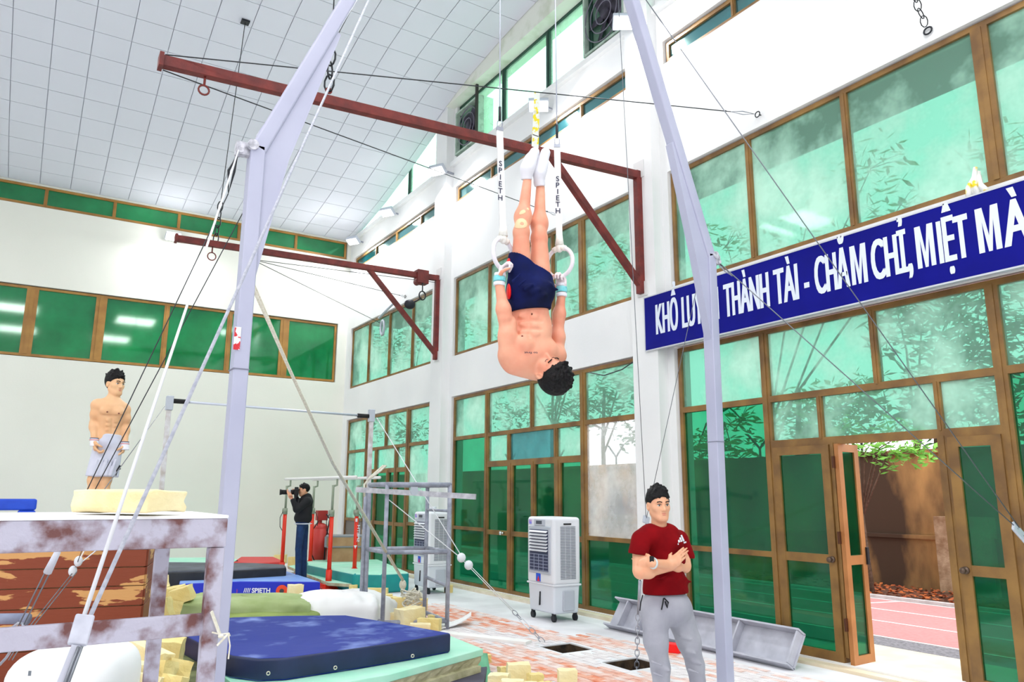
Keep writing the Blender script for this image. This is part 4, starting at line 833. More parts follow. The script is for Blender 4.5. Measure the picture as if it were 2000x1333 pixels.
# ================================================================== AIR COOLERS
def cooler(N, ufront, uside, fw, sw, label, cup=False):
    """N: near bottom corner on the floor; ufront runs along the front face, uside along the side face"""
    t = thing('air_cooler', label, 'air cooler', tuple(N), 'white air coolers by the glass wall')
    u, v, z = Vector(ufront).normalized(), Vector(uside).normalized(), Vector((0,0,1)); H0, Hm, H1_ = .10, .47, 1.36
    c = N+u*fw/2+v*sw/2
    def bx(uc, vc, zc_, hu, hv, hz): return MB().pbox(N+u*uc+v*vc+z*zc_, u*hu, v*hv, z*hz)
    bx(fw/2, sw/2, (Hm+H1_)/2, fw/2, sw/2, (H1_-Hm)/2).build('housing', PLASTIC, t, bevel=.045, seg=4)
    q = MB(); P_ = []
    for (s_, zz) in ((.96,Hm+.02),(.90,H0)):
        P_ += [N+u*(fw/2+a_*fw/2*s_)+v*(sw/2+b_*sw/2*s_)+z*zz for a_, b_ in ((-1,-1),(1,-1),(1,1),(-1,1))]
    fs = [(0,1,2,3),(7,6,5,4),(0,4,5,1),(1,5,6,2),(2,6,7,3),(3,7,4,0)]
    if u.cross(v).z < 0: fs = [tuple(reversed(f)) for f in fs]
    q.add(P_, fs); wt_ = q.build('water_tank', mat('tank_plastic', (222,228,238), .45), t, bevel=.03, seg=3)
    bx(fw/2, sw/2, Hm, fw/2*1.01, sw/2*1.01, .012).build('joint_rim', PLASTIC, t, bevel=.008)
    f = -.004
    bx(fw*.5, f, .92, fw*.40, .012, .315).build('grille_frame', PLASTG, t, bevel=.01)
    bx(fw*.5, f-.006, .915, fw*.34, .010, .275).build('grille_back', NAVYG, t)
    for k in range(7): MB().pbox(N+u*fw*.5+v*(f-.028)+z*(1.165-k*.042), u*fw*.33, v*.014+z*.010, v*-.002+z*.003).build('louver', PLASTIC, t)
    q = MB()
    for k in range(6): q.pbox(N+u*fw*.5+v*(f-.018)+z*(.86-k*.042), u*fw*.33, v*.003, z*.004)
    for k in (-1,0,1): q.pbox(N+u*(fw*.5+k*fw*.17)+v*(f-.018)+z*.75, u*.004, v*.003, z*.115)
    q.build('grille_bars', mat('pale_grille', (150,158,182), .5), t)
    bx(fw*.5, -.004, 1.285, fw*.2, .010, .045).build('control_panel', PLASTG, t, bevel=.01); bx(fw*.5, -.014, 1.287, fw*.1, .006, .022).build('display', mat('dark_display', (66,72,86), .3), t)
    s1 = 1 if True else -1
    bx(fw*.86, -.004, 1.29, .03, .004, .03).build('sticker', mat('lilac_blue_sticker', (120,130,230), .5, rgb2=(230,180,210), scale=12), t)
    bx(fw*.55, -.006, .555, .05, .004, .055).build('sticker', mat('blue_sticker', (30,90,220), .5), t)
    q = MB(); p = N+u*fw*.53+v*-.012+z*.54; q.prism([p-u*.03-z*.035, p+u*.03-z*.035, p+z*.035-u*.0], v*-.003); q.build('sticker_mark', mat('red_mark', (226,30,40), .5), t)
    q = MB(); q.pbox(N+u*fw*.52+v*.008+z*.28, u*.004, v*.012, z*.09+u*-.008); q.build('level_gauge', DARK, wt_)
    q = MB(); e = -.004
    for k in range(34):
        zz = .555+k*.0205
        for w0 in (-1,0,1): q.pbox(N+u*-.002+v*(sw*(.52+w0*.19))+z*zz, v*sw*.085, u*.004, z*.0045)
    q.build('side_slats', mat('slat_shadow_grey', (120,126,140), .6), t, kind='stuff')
    q = MB(); q.pbox(N+u*-.003+v*sw*.5+z*1.27, v*.06, u*.006, z*.010); q.build('side_handle', BLACK, t)
    q = MB(); q.pbox(N+u*.012+v*sw*.55+z*.27, v*sw*.20, u*.012, z*.13); q.build('tank_recess', PLASTG, wt_, bevel=.01)
    for (a_, b_) in ((.12,.12),(.88,.12),(.12,.88),(.88,.88)):
        p = N+u*fw*a_+v*sw*b_; q = MB(); q.cyl(p+z*.045-v*.018, p+z*.045+v*.018, .045, 14); q.pbox(p+z*.085, u*.02, v*.02, z*.025); q.build('caster', DARK, wt_, smooth=False)
    if cup:
        p = c+z*H1_; q = MB(); q.cyl(p, p+z*.09, .05, 14, r2=.06); q.build('x', PLASTIC); o = bpy.data.objects['x']; o.name = 'cup'; rebase(o); tag(o, 'white cup standing on top of the far air cooler', 'cup')
    return t
cooler(Vector((6.13,8.66,0)), (0.01,1,0), (1,-.06,0), .66, .44, 'white air cooler on casters nearer the coach')
cooler(Vector((5.98,12.13,0)), (.03,1,0), (1,-.05,0), .66, .44, 'white air cooler standing behind the tube stand', cup=True)
# ================================================================== STEEL CHANNEL against the glass, red box, planks
t = thing('steel_channel', 'grey ribbed steel channel leaning at the foot of the glass wall', 'steel beam', (6.55,6.6,0))
y0, y1 = 5.2, 8.0
lean = Vector((.20,0,.30)); b0_ = Vector((6.52,0,.01))
MB().pbox(b0_+lean/2+Vector((0,(y0+y1)/2,0)), (0,(y1-y0)/2,0), lean/2, Vector((.01,0,-.007))).build('web', mat('pale_grey_channel', (190,192,204), .5, rgb2=(170,172,184), scale=6), t)
CH = MATS['pale_grey_channel']
for k in (0, 1): MB().pbox(b0_+lean*k+Vector((-.045,(y0+y1)/2,.03)), (0,(y1-y0)/2,0), (.05,0,-.033), (.005,0,.008)).build('flange', CH, t)
for y in (y0+.02, y0+.75, y0+1.5, y0+2.2, y1-.25): MB().pbox(b0_+lean/2+Vector((-.04,y,.03)), (0,.01,0), lean*.46, (-.045,0,.03)).build('rib', CH, t)
p = AZ(1313,1276,0); o = rebase(MB().pbox(p+Vector((.02,0,.05)), (.03,-.085,0), (.06,.02,0), (0,0,.045)).build('red_block', REDB, bevel=.008)); tag(o, 'small bright red block on the brick floor behind the coach', 'block')
a, b = AZ(858,1237,.02), AZ(1033,1256,.02); o = rebase(MB().bar(a, b, .15, .035).build('plank', mat('white_painted_plank', (244,242,240), .7), bevel=.004)); tag(o, 'long white painted board lying on the brick floor', 'board')
q = MB(); a = AZ(842,1225,.02); P0 = []
for i in range(9):
    s_ = i/8; p = AZ(845+75*s_, 1232-10*s_, .015); P0.append(p+Vector((0,0,.11*(s_**3))))
vs = []; 
for p in P0: vs += [p, p+Vector((.16,.28,0)), p+Vector((0,0,.015)), p+Vector((.16,.28,.015))]
fs = []
for i in range(8):
    k = i*4; fs += [(k,k+1,k+5,k+4),(k+2,k+6,k+7,k+3),(k,k+4,k+6,k+2),(k+1,k+3,k+7,k+5)]
fs += [(0,2,3,1),(32,33,35,34)]
q.add(vs, fs); o = rebase(q.build('foam_sheet', SHEET)); tag(o, 'curled white foam sheet at the foot of the tube stand', 'foam sheet')
q = MB(); p = AX(1180,735,6.98); q.tube([AX(1150,728,6.97), AX(1180,734,6.97), AX(1215,722,6.97), AX(1240,705,6.97)], .009, 6); o = rebase(q.build('cord', DCABLE, smooth=True)); tag(o, 'black cord drooping across the top pane beside the column', 'cord')
# ================================================================== MATS
def slab(pts, z0, z1, m, name, label, cat, bevel=.03, grp=None, msides=None):
    P_ = [Vector((p[0], p[1], z0)) for p in pts]; q = MB().prism(P_, (0,0,z1-z0))
    o = rebase(q.build(name, m, bevel=bevel, seg=3)); tag(o, label, cat, grp)
    if msides:
        o.data.materials.append(msides)
        for f in o.data.polygons:
            if abs(f.normal.z) < .5: f.material_index = 1
    return o
zt = .45
top = [AZ(a, b, zt) for a, b in ((350,1237),(398,1262),(452,1281),(505,1287),(560,1285),(700,1266),(800,1251),(882,1237),(800,1222),(677,1202),(560,1203),(455,1206),(390,1214))]
m0 = slab(top, .285, zt, NAVY, 'landing_mat', 'big chalky navy landing mat on top of the green mats', 'mat', bevel=.025, msides=NAVYS)
for a, b in ((462,1301),(524,1316),(655,1305),(806,1282)):
    p = AZ(a, b, .37); vd_ = Vector((-p.x, -p.y, 0)).normalized(); q = MB()
    q.tube([p-Vector((.0,.0,0))+Vector((math.cos(x)*.012*.96, -math.cos(x)*.012*.2, math.sin(x)*.012)) for x in [2*math.pi*i/10 for i in range(10)]], .004, 5, closed=True); q.build('eyelet', mat('brass_eyelet', (214,208,190), .4, metal=.6), m0, smooth=True)
zt = .285
g1 = [AZ(a, b, zt) for a, b in ((944,1268),(868,1238),(690,1210),(330,1218),(345,1238),(470,1350),(600,1346),(760,1318))]
slab(g1, .225, zt, MINT, 'mint_mat', 'mint green mat with cut edges under the navy landing mat', 'mat', bevel=.008)
# exposed corrugated foam edge
FE = mat('dirty_cream_foam', (206,200,166), .95, rgb2=(170,164,128), scale=8, bump=.4)
gA, gB = AZ(944,1269,.225), AZ(470,1350,.225); n_ = 46; q = MB(); gC = AZ(330,1225,.225)
inner = Vector((2.2,7.0,0))
def inset(p, k): return p+(Vector((inner.x, inner.y, p.z))-p)*k
edge = [AZ(944,1268,.285), AZ(760,1318,.285), AZ(600,1346,.285), AZ(470,1350,.285), AZ(345,1238,.285)]
path = []
for i in range(len(edge)-1):
    for k in range(16): path.append(edge[i]+(edge[i+1]-edge[i])*k/16)
pz_ = [Vector((p.x, p.y, 0)) for p in path]
vs, fs = [], []
for i, p in enumerate(pz_):
    pi = inset(p, .012+.012*(i % 2)); pj = inset(p, .012); vs += [Vector((pj.x,pj.y,.225)), Vector((pi.x,pi.y,.185)), Vector((inset(p,.03).x,inset(p,.03).y,.145+.01*(i%2))), Vector((pj.x,pj.y,.14)), Vector((pj.x,pj.y,.085)), Vector((inset(p,.3).x,inset(p,.3).y,.085)), Vector((inset(p,.3).x,inset(p,.3).y,.225))]
for i in range(len(pz_)-1):
    for k in range(7): a_, b_ = i*7+k, i*7+(k+1) % 7; fs.append((a_, b_, b_+7, a_+7))
fs.append(tuple(range(7))); fs.append(tuple(reversed(range((len(pz_)-1)*7, len(pz_)*7))))
q.add(vs, fs); o = rebase(q.build('foam_core', FE)); tag(o, 'cream corrugated foam layers showing below the mint mat', 'foam layer')
g2 = [inset(AZ(a, b, .08), .03) for a, b in ((965,1290),(868,1245),(690,1220),(330,1240),(420,1340),(600,1400),(800,1380),(955,1345))]
slab(g2, 0, .083, mat('purple_grey_vinyl', (88,84,104), .7, rgb2=(70,66,84), scale=4), 'under_mat', 'purple grey mat at the bottom of the near stack', 'mat', bevel=.01)
q = MB(); a = AZ(905,1300,.10); cl = [AZ(x, y, .105) for x, y in ((852,1290),(900,1288),(952,1278),(958,1300))]; fr_ = [AZ(x, y, 0.0) for x, y in ((880,1350),(915,1350),(958,1345),(962,1335))]
n0 = 10; vs = []; fs = []
for i in range(n0+1):
    s_ = i/n0; u_ = cl[0].lerp(cl[2], s_); w0 = AZ(868+96*s_, 1352-8*s_, .0); u_ = u_+Vector((0,0,.015*math.sin(s_*9)))
    vs += [u_, u_.lerp(w0, .4)+Vector((-.03,-.04,.02)), w0]
for i in range(n0):
    for k in range(2): a_ = i*3+k; fs.append((a_, a_+1, a_+4, a_+3))
q.add(vs, fs); o = q.build('green_cloth', mat('green_mesh_cloth', (116,190,150), .85, bump=.5, bscale=90), smooth=True); s_ = o.modifiers.new('t', 'SOLIDIFY'); s_.thickness = .01; rebase(o); tag(o, 'green mesh cloth hanging over the purple grey mat corner', 'cloth')
# mats in the middle distance
def quad(lst, z): return [AZ(a, b, z) for a, b in lst]
bm = slab(quad(((300,1106),(320,1098),(500,1100),(558,1103),(560,1107),(440,1113),(318,1116)), .42), .14, .42, BLACKT, 'black_mat', 'thick black crash mat behind the blue lettered mat', 'mat', bevel=.05, msides=BLACKV)
q = MB(); p = AZ(539,1113,.36); q.pbox(p+Vector((-.02,-.05,0)), (.05,-.015,0), (.0,.006,0), (0,0,.05)); q.build('label_patch', WHITEC, bm)
sp = slab(quad(((350,1141),(470,1136),(626,1137),(560,1116),(430,1122),(352,1127)), .26), .0, .26, BLUEL, 'blue_mat', 'royal blue lettered mat with orange discs on its side', 'mat', bevel=.02, msides=BLUEV)
pA, pB = AZ(352,1142,.26), AZ(626,1138,.26)
fa, fb = AZ(470,1136,.26), AZ(626,1137,.26)
def face_at(px, py):
    # point on the mat's front face (vertical plane through fa, fb)
    n = (fb-fa).cross(Vector((0,0,1))); r = Vector(ray(px, py)); e = Vector(EYE); t_ = (fa-e).dot(n)/r.dot(n); return e+r*t_
dirf = (fb-fa); dirf.z = 0; dirf.normalize(); nf = dirf.cross(Vector((0,0,1))); nf = nf if nf.y < 0 else -nf
for px in (453, 551): 
    p = face_at(px, 1155)+nf*.01
    q = MB(); q.cyl(p, p+nf*.012, .095, 24); q.build('orange_disc', mat('orange_disc', (236,72,30), .5), sp); q = MB(); q.cyl(p+nf*.005, p+nf*.02, .036, 16); q.build('disc_centre', mat('dark_disc', (60,60,64), .5), sp)
p = face_at(492, 1158)+nf*.012; text('SPIETH', WHITEC, sp, p, dirf, (0,0,1), .07, width=.30, bold=.03)
q = MB()
for k in range(4): pp = p-dirf*(.05+.028*k); q.prism([pp+Vector((0,0,.0)), pp+dirf*.012, pp+dirf*.03+Vector((0,0,.07)), pp+dirf*.018+Vector((0,0,.07))], nf*.004)
q.build('emblem', WHITEC, sp)
slab(quad(((455,1098),(470,1088),(535,1088),(556,1097),(500,1101)), .25), 0, .25, mat('red_vinyl', (214,66,66), .6), 'red_mat', 'red mat behind the black crash mat', 'mat')
slab(quad(((284,1090),(455,1089),(470,1097),(300,1104),(270,1102)), .25), 0, .25, MINT, 'mint_mat', 'mint mat far left under the high bar', 'mat')
slab(quad(((562,1106),(590,1102),(626,1107),(660,1130),(720,1138),(690,1141),(640,1138),(600,1122)), .15), .09, .15, MINT, 'mint_mat', 'thin curled mint mat between the legs of the parallel bars', 'mat', bevel=.01, msides=FE)
slab(quad(((575,1112),(640,1142),(722,1143),(735,1138),(620,1104)), .08), .0, .08, FOAM2, 'foam_mat', 'cream foam mat under the curled mint one', 'mat', bevel=.01)
slab(quad(((596,1094),(740,1093),(800,1118),(745,1121),(690,1120),(640,1110),(600,1102)), .33), 0, .33, MINT, 'teal_mat', 'large mint topped teal crash mat beside the far cooler', 'mat', bevel=.05, msides=TEAL)
# soft piles
def mound(c, rx, ry, rz, m, name, label, cat, yaw=0, amp=.12, seed=0, flat=.0, power=.75):
    n, k = 40, 20; vs, fs = [], []; ph = [random.Random(seed+i).uniform(0, 6.3) for i in range(8)]
    for i in range(k+1):
        t_ = math.pi*i/k
        for j in range(n):
            a = 2*math.pi*j/n; st_, ct = math.sin(t_), math.cos(t_)
            sx_ = math.copysign(abs(st_*math.cos(a))**power, math.cos(a)); sy_ = math.copysign(abs(st_*math.sin(a))**power, math.sin(a)); sz_ = math.copysign(abs(ct)**power, ct)
            f = 1+amp*(math.sin(3*a+ph[0]+2*t_)+.6*math.sin(5*a+ph[1]-3*t_)+.4*math.sin(9*a+ph[2]+5*t_)+.25*math.sin(14*a+ph[4]+9*t_))/2
            x, y, z = rx*sx_*f, ry*sy_*f, rz*sz_*(1+amp*.5*math.sin(4*a+ph[3]))
            vs.append((c.x+x*math.cos(yaw)-y*math.sin(yaw), c.y+x*math.sin(yaw)+y*math.cos(yaw), c.z+z))
    for i in range(k):
        for j in range(n): fs.append((i*n+j, (i+1)*n+j, (i+1)*n+(j+1) % n, i*n+(j+1) % n))
    o = rebase(MB().add(vs, fs).build(name, m, smooth=True)); tag(o, label, cat); return o
YW = math.radians(-32)
mound(AD(470,1188,9.6), .86, .5, .15, OLIVE, 'olive_canvas', 'pale olive canvas cushion behind the navy landing mat', 'cushion', yaw=YW, seed=2, amp=.14, power=.5)
mound(AD(520,1206,9.3), .62, .35, .08, mat('deeper_olive_canvas', (150,168,92), .85, rgb2=(128,146,76), scale=3, bump=.4, bscale=6), 'olive_canvas', 'darker olive canvas fold in front of the pale olive cushion', 'cushion', yaw=YW, seed=5, amp=.06, power=.6)
mound(AD(665,1198,9.9), .66, .5, .27, SHEET, 'white_bag', 'white canvas heap between the olive cushion and the tube stand', 'bag', yaw=YW, seed=9, amp=.13, power=.62)
mound(AD(146,1350,4.7), .315, .40, .275, mat('white_vinyl', (240,241,244), .55, rgb2=(248,248,250), scale=2), 'white_mattress', 'thick rounded white mattress at the bottom left before the foam blocks', 'mattress', yaw=YW+.1, seed=4, amp=.015, power=.55)
p = AD(58,1316,4.3); o = rebase(MB().pbox(p, AD(61,1316,4.3)-p, (0,.003,0), (0,0,.013)).build('care_label', mat('grey_label', (120,130,140), .6))); tag(o, 'small grey label stitched to the white mattress', 'label')
q = MB(); q.cyl(AD(-40,1210,6.2), AD(50,1209,6.2), .042, 14); q.cyl(AD(44,1209,6.2), AD(56,1211,6.2), .045, 14); o = rebase(q.build('padded_pipe', mat('blue_grey_pad', (148,156,182), .7, rgb2=(128,136,162), scale=6), smooth=True)); tag(o, 'blue grey padded pipe at the left edge before the vaulting box', 'pipe')
# blue padded frame far left
c0 = AY(0,986,16.5); t = thing('gym_mat', 'blue padded hollow frame standing by the end wall at the far left', 'mat', (c0.x, 16.5, 0))
a, b = AY(73,975,16.5), AY(-60,972,16.5)
for (x0, x1, z0, z1) in ((b.x, a.x, a.z-.2, a.z), (a.x-.28, a.x, .0, a.z-.2), (b.x, b.x+.28, 0, a.z-.2), (b.x, a.x, .0, .3)):
    MB().box(x0, x1, 16.4, 16.62, z0, z1).build('pad', mat('blue_padded_vinyl', (24,70,200), .5, rgb2=(30,80,214), scale=4), t, bevel=.04, seg=3)
# ================================================================== VAULTING BOX
dirb = Vector((.974,-.225,0)); nb = Vector((-.225,-.974,0))
BR = AD(278,1175,7.2); BR.z = 0
t = thing('vaulting_box', 'brown wooden vaulting box with flaking varnish under the standing gymnast', 'vaulting box', tuple(BR-dirb))
W_ = 2.3; D_ = .75; c = BR-dirb*W_/2-nb*D_/2
VB = mat('flaking_brown_varnish', (134,58,28), .5, rgb2=(214,160,98), scale=2.4, detail=9, lo=.555, hi=.57, stretch=(.7,.7,3.2), bump=.15, bscale=10)
hs = [0.0, .26, .44, .62, .80, .97, 1.13]
for i in range(6):
    z0, z1 = hs[i]+.004, hs[i+1]-.004; q = MB()
    q.pbox(BR-dirb*W_/2+nb*.0+Vector((0,0,(z0+z1)/2)), dirb*W_/2, nb*.014, (0,0,(z1-z0)/2)); q.build('plank', VB, t, bevel=.003, seg=1)
    for sgn in (0,): q = MB(); q.pbox(BR-nb*D_/2-dirb*.0+Vector((0,0,(z0+z1)/2)), nb*(D_/2-.015), dirb*.014, (0,0,(z1-z0)/2)); q.build('plank', VB, t, bevel=.003, seg=1)
q = MB(); q.pbox(c+Vector((0,0,.56)), dirb*(W_/2-.02), nb*(D_/2-.02), (0,0,.56)); q.build('carcass', mat('pale_split_wood', (214,184,140), .9), t)
q = MB(); q.pbox(c+Vector((0,0,1.155)), dirb*(W_/2+.01), nb*(D_/2+.01), (0,0,.03)); q.build('padded_top', mat('dark_pad', (190,188,190), .8), t, bevel=.02)
# ================================================================== TRESTLE in the foreground
ez = Vector((0,0,1)); cr = Vector(CLT); cf = Vector(CDP)
ZT_ = 1.57
F0 = AZ(446,1008,ZT_); F0 = Vector((F0.x, F0.y, 0)); crt = Vector((1,0,0)); cft = Vector((0,1,0)); LEN = 1.75; BK = AZ(415,1000,ZT_); DEP = BK.y-F0.y+.0
t = thing('trestle', 'chalk dusted timber trestle in the left foreground', 'trestle', tuple(F0-crt*LEN/2))
MB().pbox(F0-crt*LEN/2+cft*.03+ez*(ZT_-.062), crt*LEN/2, cft*.03, ez*.052).build('top_rail', TIMBER, t, bevel=.004)
MB().pbox(F0-crt*LEN/2+cft*(DEP-.03)+ez*(ZT_-.062), crt*LEN/2, cft*.03, ez*.052).build('top_rail', TIMBER, t, bevel=.004)
MB().pbox(F0-crt*LEN/2+cft*DEP/2+ez*(ZT_-.004), crt*(LEN/2+.002), cft*(DEP/2+.002), ez*.006).build('top_board', CHALK, t, bevel=.003)
for k in range(3): MB().pbox(F0-crt*(.05+k*.8)+cft*DEP/2+ez*(ZT_-.05), crt*.03, cft*(DEP/2-.06), ez*.03).build('cross_bearer', TIMBER, t)
for (dx, dy) in ((.03,.03),(LEN-.03,.03),(.115,DEP-.03),(LEN-.12,DEP-.03)):
    MB().pbox(F0-crt*dx+cft*dy+ez*(ZT_-.115)/2, crt*.028, cft*.028, ez*(ZT_-.115)/2).build('leg', TIMBER, t, bevel=.005)
rb = AY(416,1218,F0.y+.045); ra = rb-crt*1.45
MB().bar(ra, rb, .03, .076).build('lower_rail', TIMBER, t, bevel=.004)
q = MB(); p = AD(433,1235,2.98)
q.bar(AY(413,1195,F0.y-.01), AY(430,1242,F0.y-.01), .006, .016, up=tuple(cf)); q.bar(AY(445,1240,F0.y-.01), AY(424,1262,F0.y-.01), .006, .014, up=tuple(cf)); q.tube([AY(415,1236,F0.y-.008), AY(430,1240,F0.y-.012), AY(447,1238,F0.y-.008), AY(449,1242,F0.y+.065), AY(430,1246,F0.y+.065), AY(414,1242,F0.y+.065)], .003, 6, closed=True)
q.tube([AY(446,1240,F0.y-.01), AY(449,1262,F0.y-.01), AY(446,1288,F0.y-.01)], .003, 6); q.ell(AY(431,1243,F0.y-.012), .01, .008, .008, 10, 6)
o = rebase(q.build('white_strap', WROPE, smooth=False)); tag(o, 'white cloth strap knotted around the trestle leg', 'strap')
# foam wedge on the trestle
def fblock(c, hx, hy, hz, yaw, m, label, name='foam_block', jag=.004, pitch=0, roll=0, grp=None, seed=0):
    bmn = bmesh.new(); bmesh.ops.create_cube(bmn, size=2.0); bmesh.ops.subdivide_edges(bmn, edges=bmn.edges[:], cuts=3, use_grid_fill=True); rr_ = random.Random(seed)
    for v in bmn.verts: v.co = Vector((v.co.x*hx+rr_.gauss(0,jag), v.co.y*hy+rr_.gauss(0,jag), v.co.z*hz+rr_.gauss(0,jag)))
    me = bpy.data.meshes.new(name); bmn.to_mesh(me); bmn.free(); me.materials.append(m); o = bpy.data.objects.new(name, me); C.objects.link(o); o.location = c; o.rotation_euler = (pitch, roll, yaw); OFF[o.name] = Vector(c)
    return tag(o, label, 'foam block', grp)
w0, w1 = AZ(182,1006,ZT_), AZ(322,1009,ZT_)
yawb = math.atan2(w1.y-w0.y, w1.x-w0.x); fb_ = fblock((w0+w1)/2+Vector((0,0,.0)), (w1-w0).length/2+.01, .09, .040, yawb, FOAM2, 'long pale foam block lying on top of the trestle', jag=.003, seed=3)
fb_.location.z = ZT_+.008+.045
bv = fb_.modifiers.new('b', 'BEVEL'); bv.width = .012; bv.segments = 3; bv.limit_method = 'ANGLE'; fb_.data.shade_smooth()
# ================================================================== FOAM BLOCKS
BL = [ # px, py, depth, half length px, half height px, yaw, material, text
 (222,1262,6.0,34,22,.1,0),(190,1290,5.6,30,26,.4,1),(256,1262,6.1,30,20,-.5,0),(283,1285,5.5,52,22,-.45,1),(330,1278,5.9,24,28,.2,0),(262,1318,5.2,28,22,.6,1),(308,1318,5.3,28,24,-.3,0),(345,1312,5.5,22,20,.8,0),(286,1337,5.0,26,16,.2,1),(338,1340,5.1,22,18,-.2,0),(222,1326,5.2,22,20,1.1,0),(240,1248,6.6,30,12,0,0),(300,1256,6.5,22,16,.5,0),
 (298,1195,8.6,34,18,.05,0),(290,1155,9.6,14,22,.3,1),(305,1142,10,20,14,.9,1),(320,1170,9.4,18,14,-.4,0),(340,1160,9.6,22,12,.4,0),(355,1163,9.2,20,14,0,0),(330,1188,8.9,22,13,.7,0),(292,1176,9.2,16,14,1.0,0),(312,1158,9.9,16,12,.2,0),(284,1205,8.4,14,16,.4,1),(275,1180,9.1,10,20,.1,0),
 (352,1093,16.2,14,10,.2,0),(547,1093,16.4,11,8,0,0),(415,1087,17.5,14,5,0,0),(571,1098,15.8,9,9,.3,0),
 (575,1160,11.2,14,16,.5,1),(520,1172,11,28,9,.1,0),(600,1172,10.4,12,8,.6,0),
 (693,1185,9.6,24,20,-.15,1),(718,1181,9.9,16,14,.4,0),(700,1200,9.2,20,10,.2,0),(655,1205,8.9,30,10,.05,1),(620,1207,8.8,22,8,.2,1),(585,1206,8.7,18,8,.5,0),(590,1212,8.5,14,7,0,0),
 (735,1158,11.4,22,8,0,0),(740,1172,10.9,26,9,.1,0),(760,1176,10.5,14,9,.4,0),(800,1182,10.8,34,12,.02,0),(735,1196,10,16,8,.3,1),(764,1202,9.6,26,6,-.1,1),(772,1208,9.1,16,10,.1,1),(690,1152,12.2,8,8,.1,0),(700,1157,11.9,14,6,.1,0),
 (800,1210,8.7,25,20,.9,1),(838,1222,8.4,22,12,-.2,0),(820,1230,8.2,20,10,.1,1),(785,1222,8.5,16,8,.3,1),(846,1212,8.6,10,9,.4,0),
 (876,1151,11.5,8,7,0,0),(951,1288,5.9,8,7,.3,0),
 (1012,1318,5.4,22,19,.15,1),(985,1312,5.6,12,8,.6,0),(975,1333,5.2,20,14,-.3,1),(1045,1330,5.4,14,12,.5,0),(1030,1345,5.0,20,10,.2,1),(1108,1324,5.3,18,14,.1,1),(1064,1345,5.1,14,10,.8,0),(905,1333,5.5,10,8,.4,0),(1001,1345,4.9,22,14,.0,1),
]
where = lambda x, y: ('heap at the bottom left' if x < 360 and y > 1235 else 'heap left of the olive cushion' if x < 380 and y > 1130 else 'on the far floor by the end wall' if y < 1110 else 'heap around the white canvas' if x < 740 else 'heap under the tube stand' if x < 880 else 'lying loose at the bottom centre')
rb_ = random.Random(12)
made = []
for i, (px, py, dp, hl, hh, yw, mm) in enumerate(BL):
    wname = where(px, py); pile = 'bottom left' in wname or 'olive' in wname
    if pile: p = AD(px, py, dp); k = dp/FPX
    else:
        g_ = AZ(px, py+hh, 0.0); dp = PJ(g_)[2]; k = dp/FPX; p = Vector((g_.x, g_.y, hh*k))
    shape = 'long' if hl > hh*1.8 else 'square' if hl < hh*1.25 else 'oblong'
    tone = 'pale cream' if mm else 'yellow'
    o = fblock(p, hl*k, min(hl, hh)*k*.9, hh*k, YW+yw*.8, FOAM2 if mm else FOAM, None, seed=i, jag=.003, pitch=rb_.uniform(-.35,.35) if pile else rb_.uniform(-.05,.05), roll=rb_.uniform(-.35,.35) if pile else rb_.uniform(-.05,.05), grp='foam blocks, '+wname)
    o['category'] = 'foam block'; made.append((tone+' '+shape, wname, px, py, o))
ORD = ['leftmost', 'second from the left', 'third from the left', 'fourth from the left', 'fifth from the left', 'sixth from the left', 'seventh from the left', 'eighth from the left']
from collections import defaultdict
byk = defaultdict(list)
for m_ in made: byk[(m_[0], m_[1])].append(m_)
for (ts, wname), lst in byk.items():
    lst.sort(key=lambda m_: (m_[2], m_[3]))
    for r_i, m_ in enumerate(lst):
        base_ = '%s foam block, %s' % (ts, wname) if 'heap' in wname else '%s foam block, %s' % (ts, wname)
        m_[4]['label'] = base_ if len(lst) == 1 else base_+', '+ORD[min(r_i, 7)]
# floor under the near-left foam heap: the dark green side of the pit mat
slab([AZ(x, y, .42) for x, y in ((338,1178),(352,1186),(436,1345),(470,1400),(400,1400))], 0, .30, mat('dirty_green_foam_side', (120,128,84), .95, rgb2=(44,48,34), scale=4, bump=.4), 'side_mat', 'dirty dark green mat edge beside the foam heap at bottom left', 'mat', bevel=.01)
# fire extinguisher trolley, cardboard boxes
p = AD(623,1080,15.9); t = thing('gas_trolley', 'red cylinder on a wheeled trolley behind the parallel bars', 'trolley', (p.x, p.y, 0)); x, y = p.x, p.y
q = MB(); q.cyl((x,y,.22), (x,y,.95), .17, 20); q.ell((x,y,.95), .17, .17, .12, 20, 8); q.build('cylinder', mat('dusty_red_paint', (206,60,54), .45), t, smooth=True)
q = MB(); q.cyl((x-.02,y,1.05), (x-.02,y,1.14), .05, 12); q.box(x-.09, x+.12, y-.08, y+.08, 1.12, 1.32); q.build('valve_head', mat('dusty_red_paint_dark', (170,44,40), .5), t)
for s_ in (-.2, .2): q = MB(); q.cyl((x+s_*.8+.1,y-.2,.16), (x+s_*.8+.1,y-.26,.16), .16, 20); q.cyl((x+s_*.8+.1,y-.265,.16), (x+s_*.8+.1,y-.27,.16), .09, 16); q.build('wheel', mat('grey_wheel', (120,118,120), .6), t)
q = MB(); q.tube([(x+.05,y-.2,.1), (x+.05,y-.22,.7), (x+.12,y-.22,1.15), (x+.05,y-.2,1.25)], .015, 8); q.tube([(x-.1,y-.15,1.1), (x-.25,y-.2,.9), (x-.24,y-.2,.5), (x-.15,y-.2,.3)], .012, 8); q.build('frame_and_hose', DARK, t, smooth=True)
CB = mat('plywood_brown', (190,150,112), .8, rgb2=(172,130,94), scale=5)
p = AD(672,1090,15.6); t = thing('plywood_crate', 'plywood crate with grey edge strips beside the red trolley', 'crate', (p.x, p.y, 0)); x, y = p.x, p.y
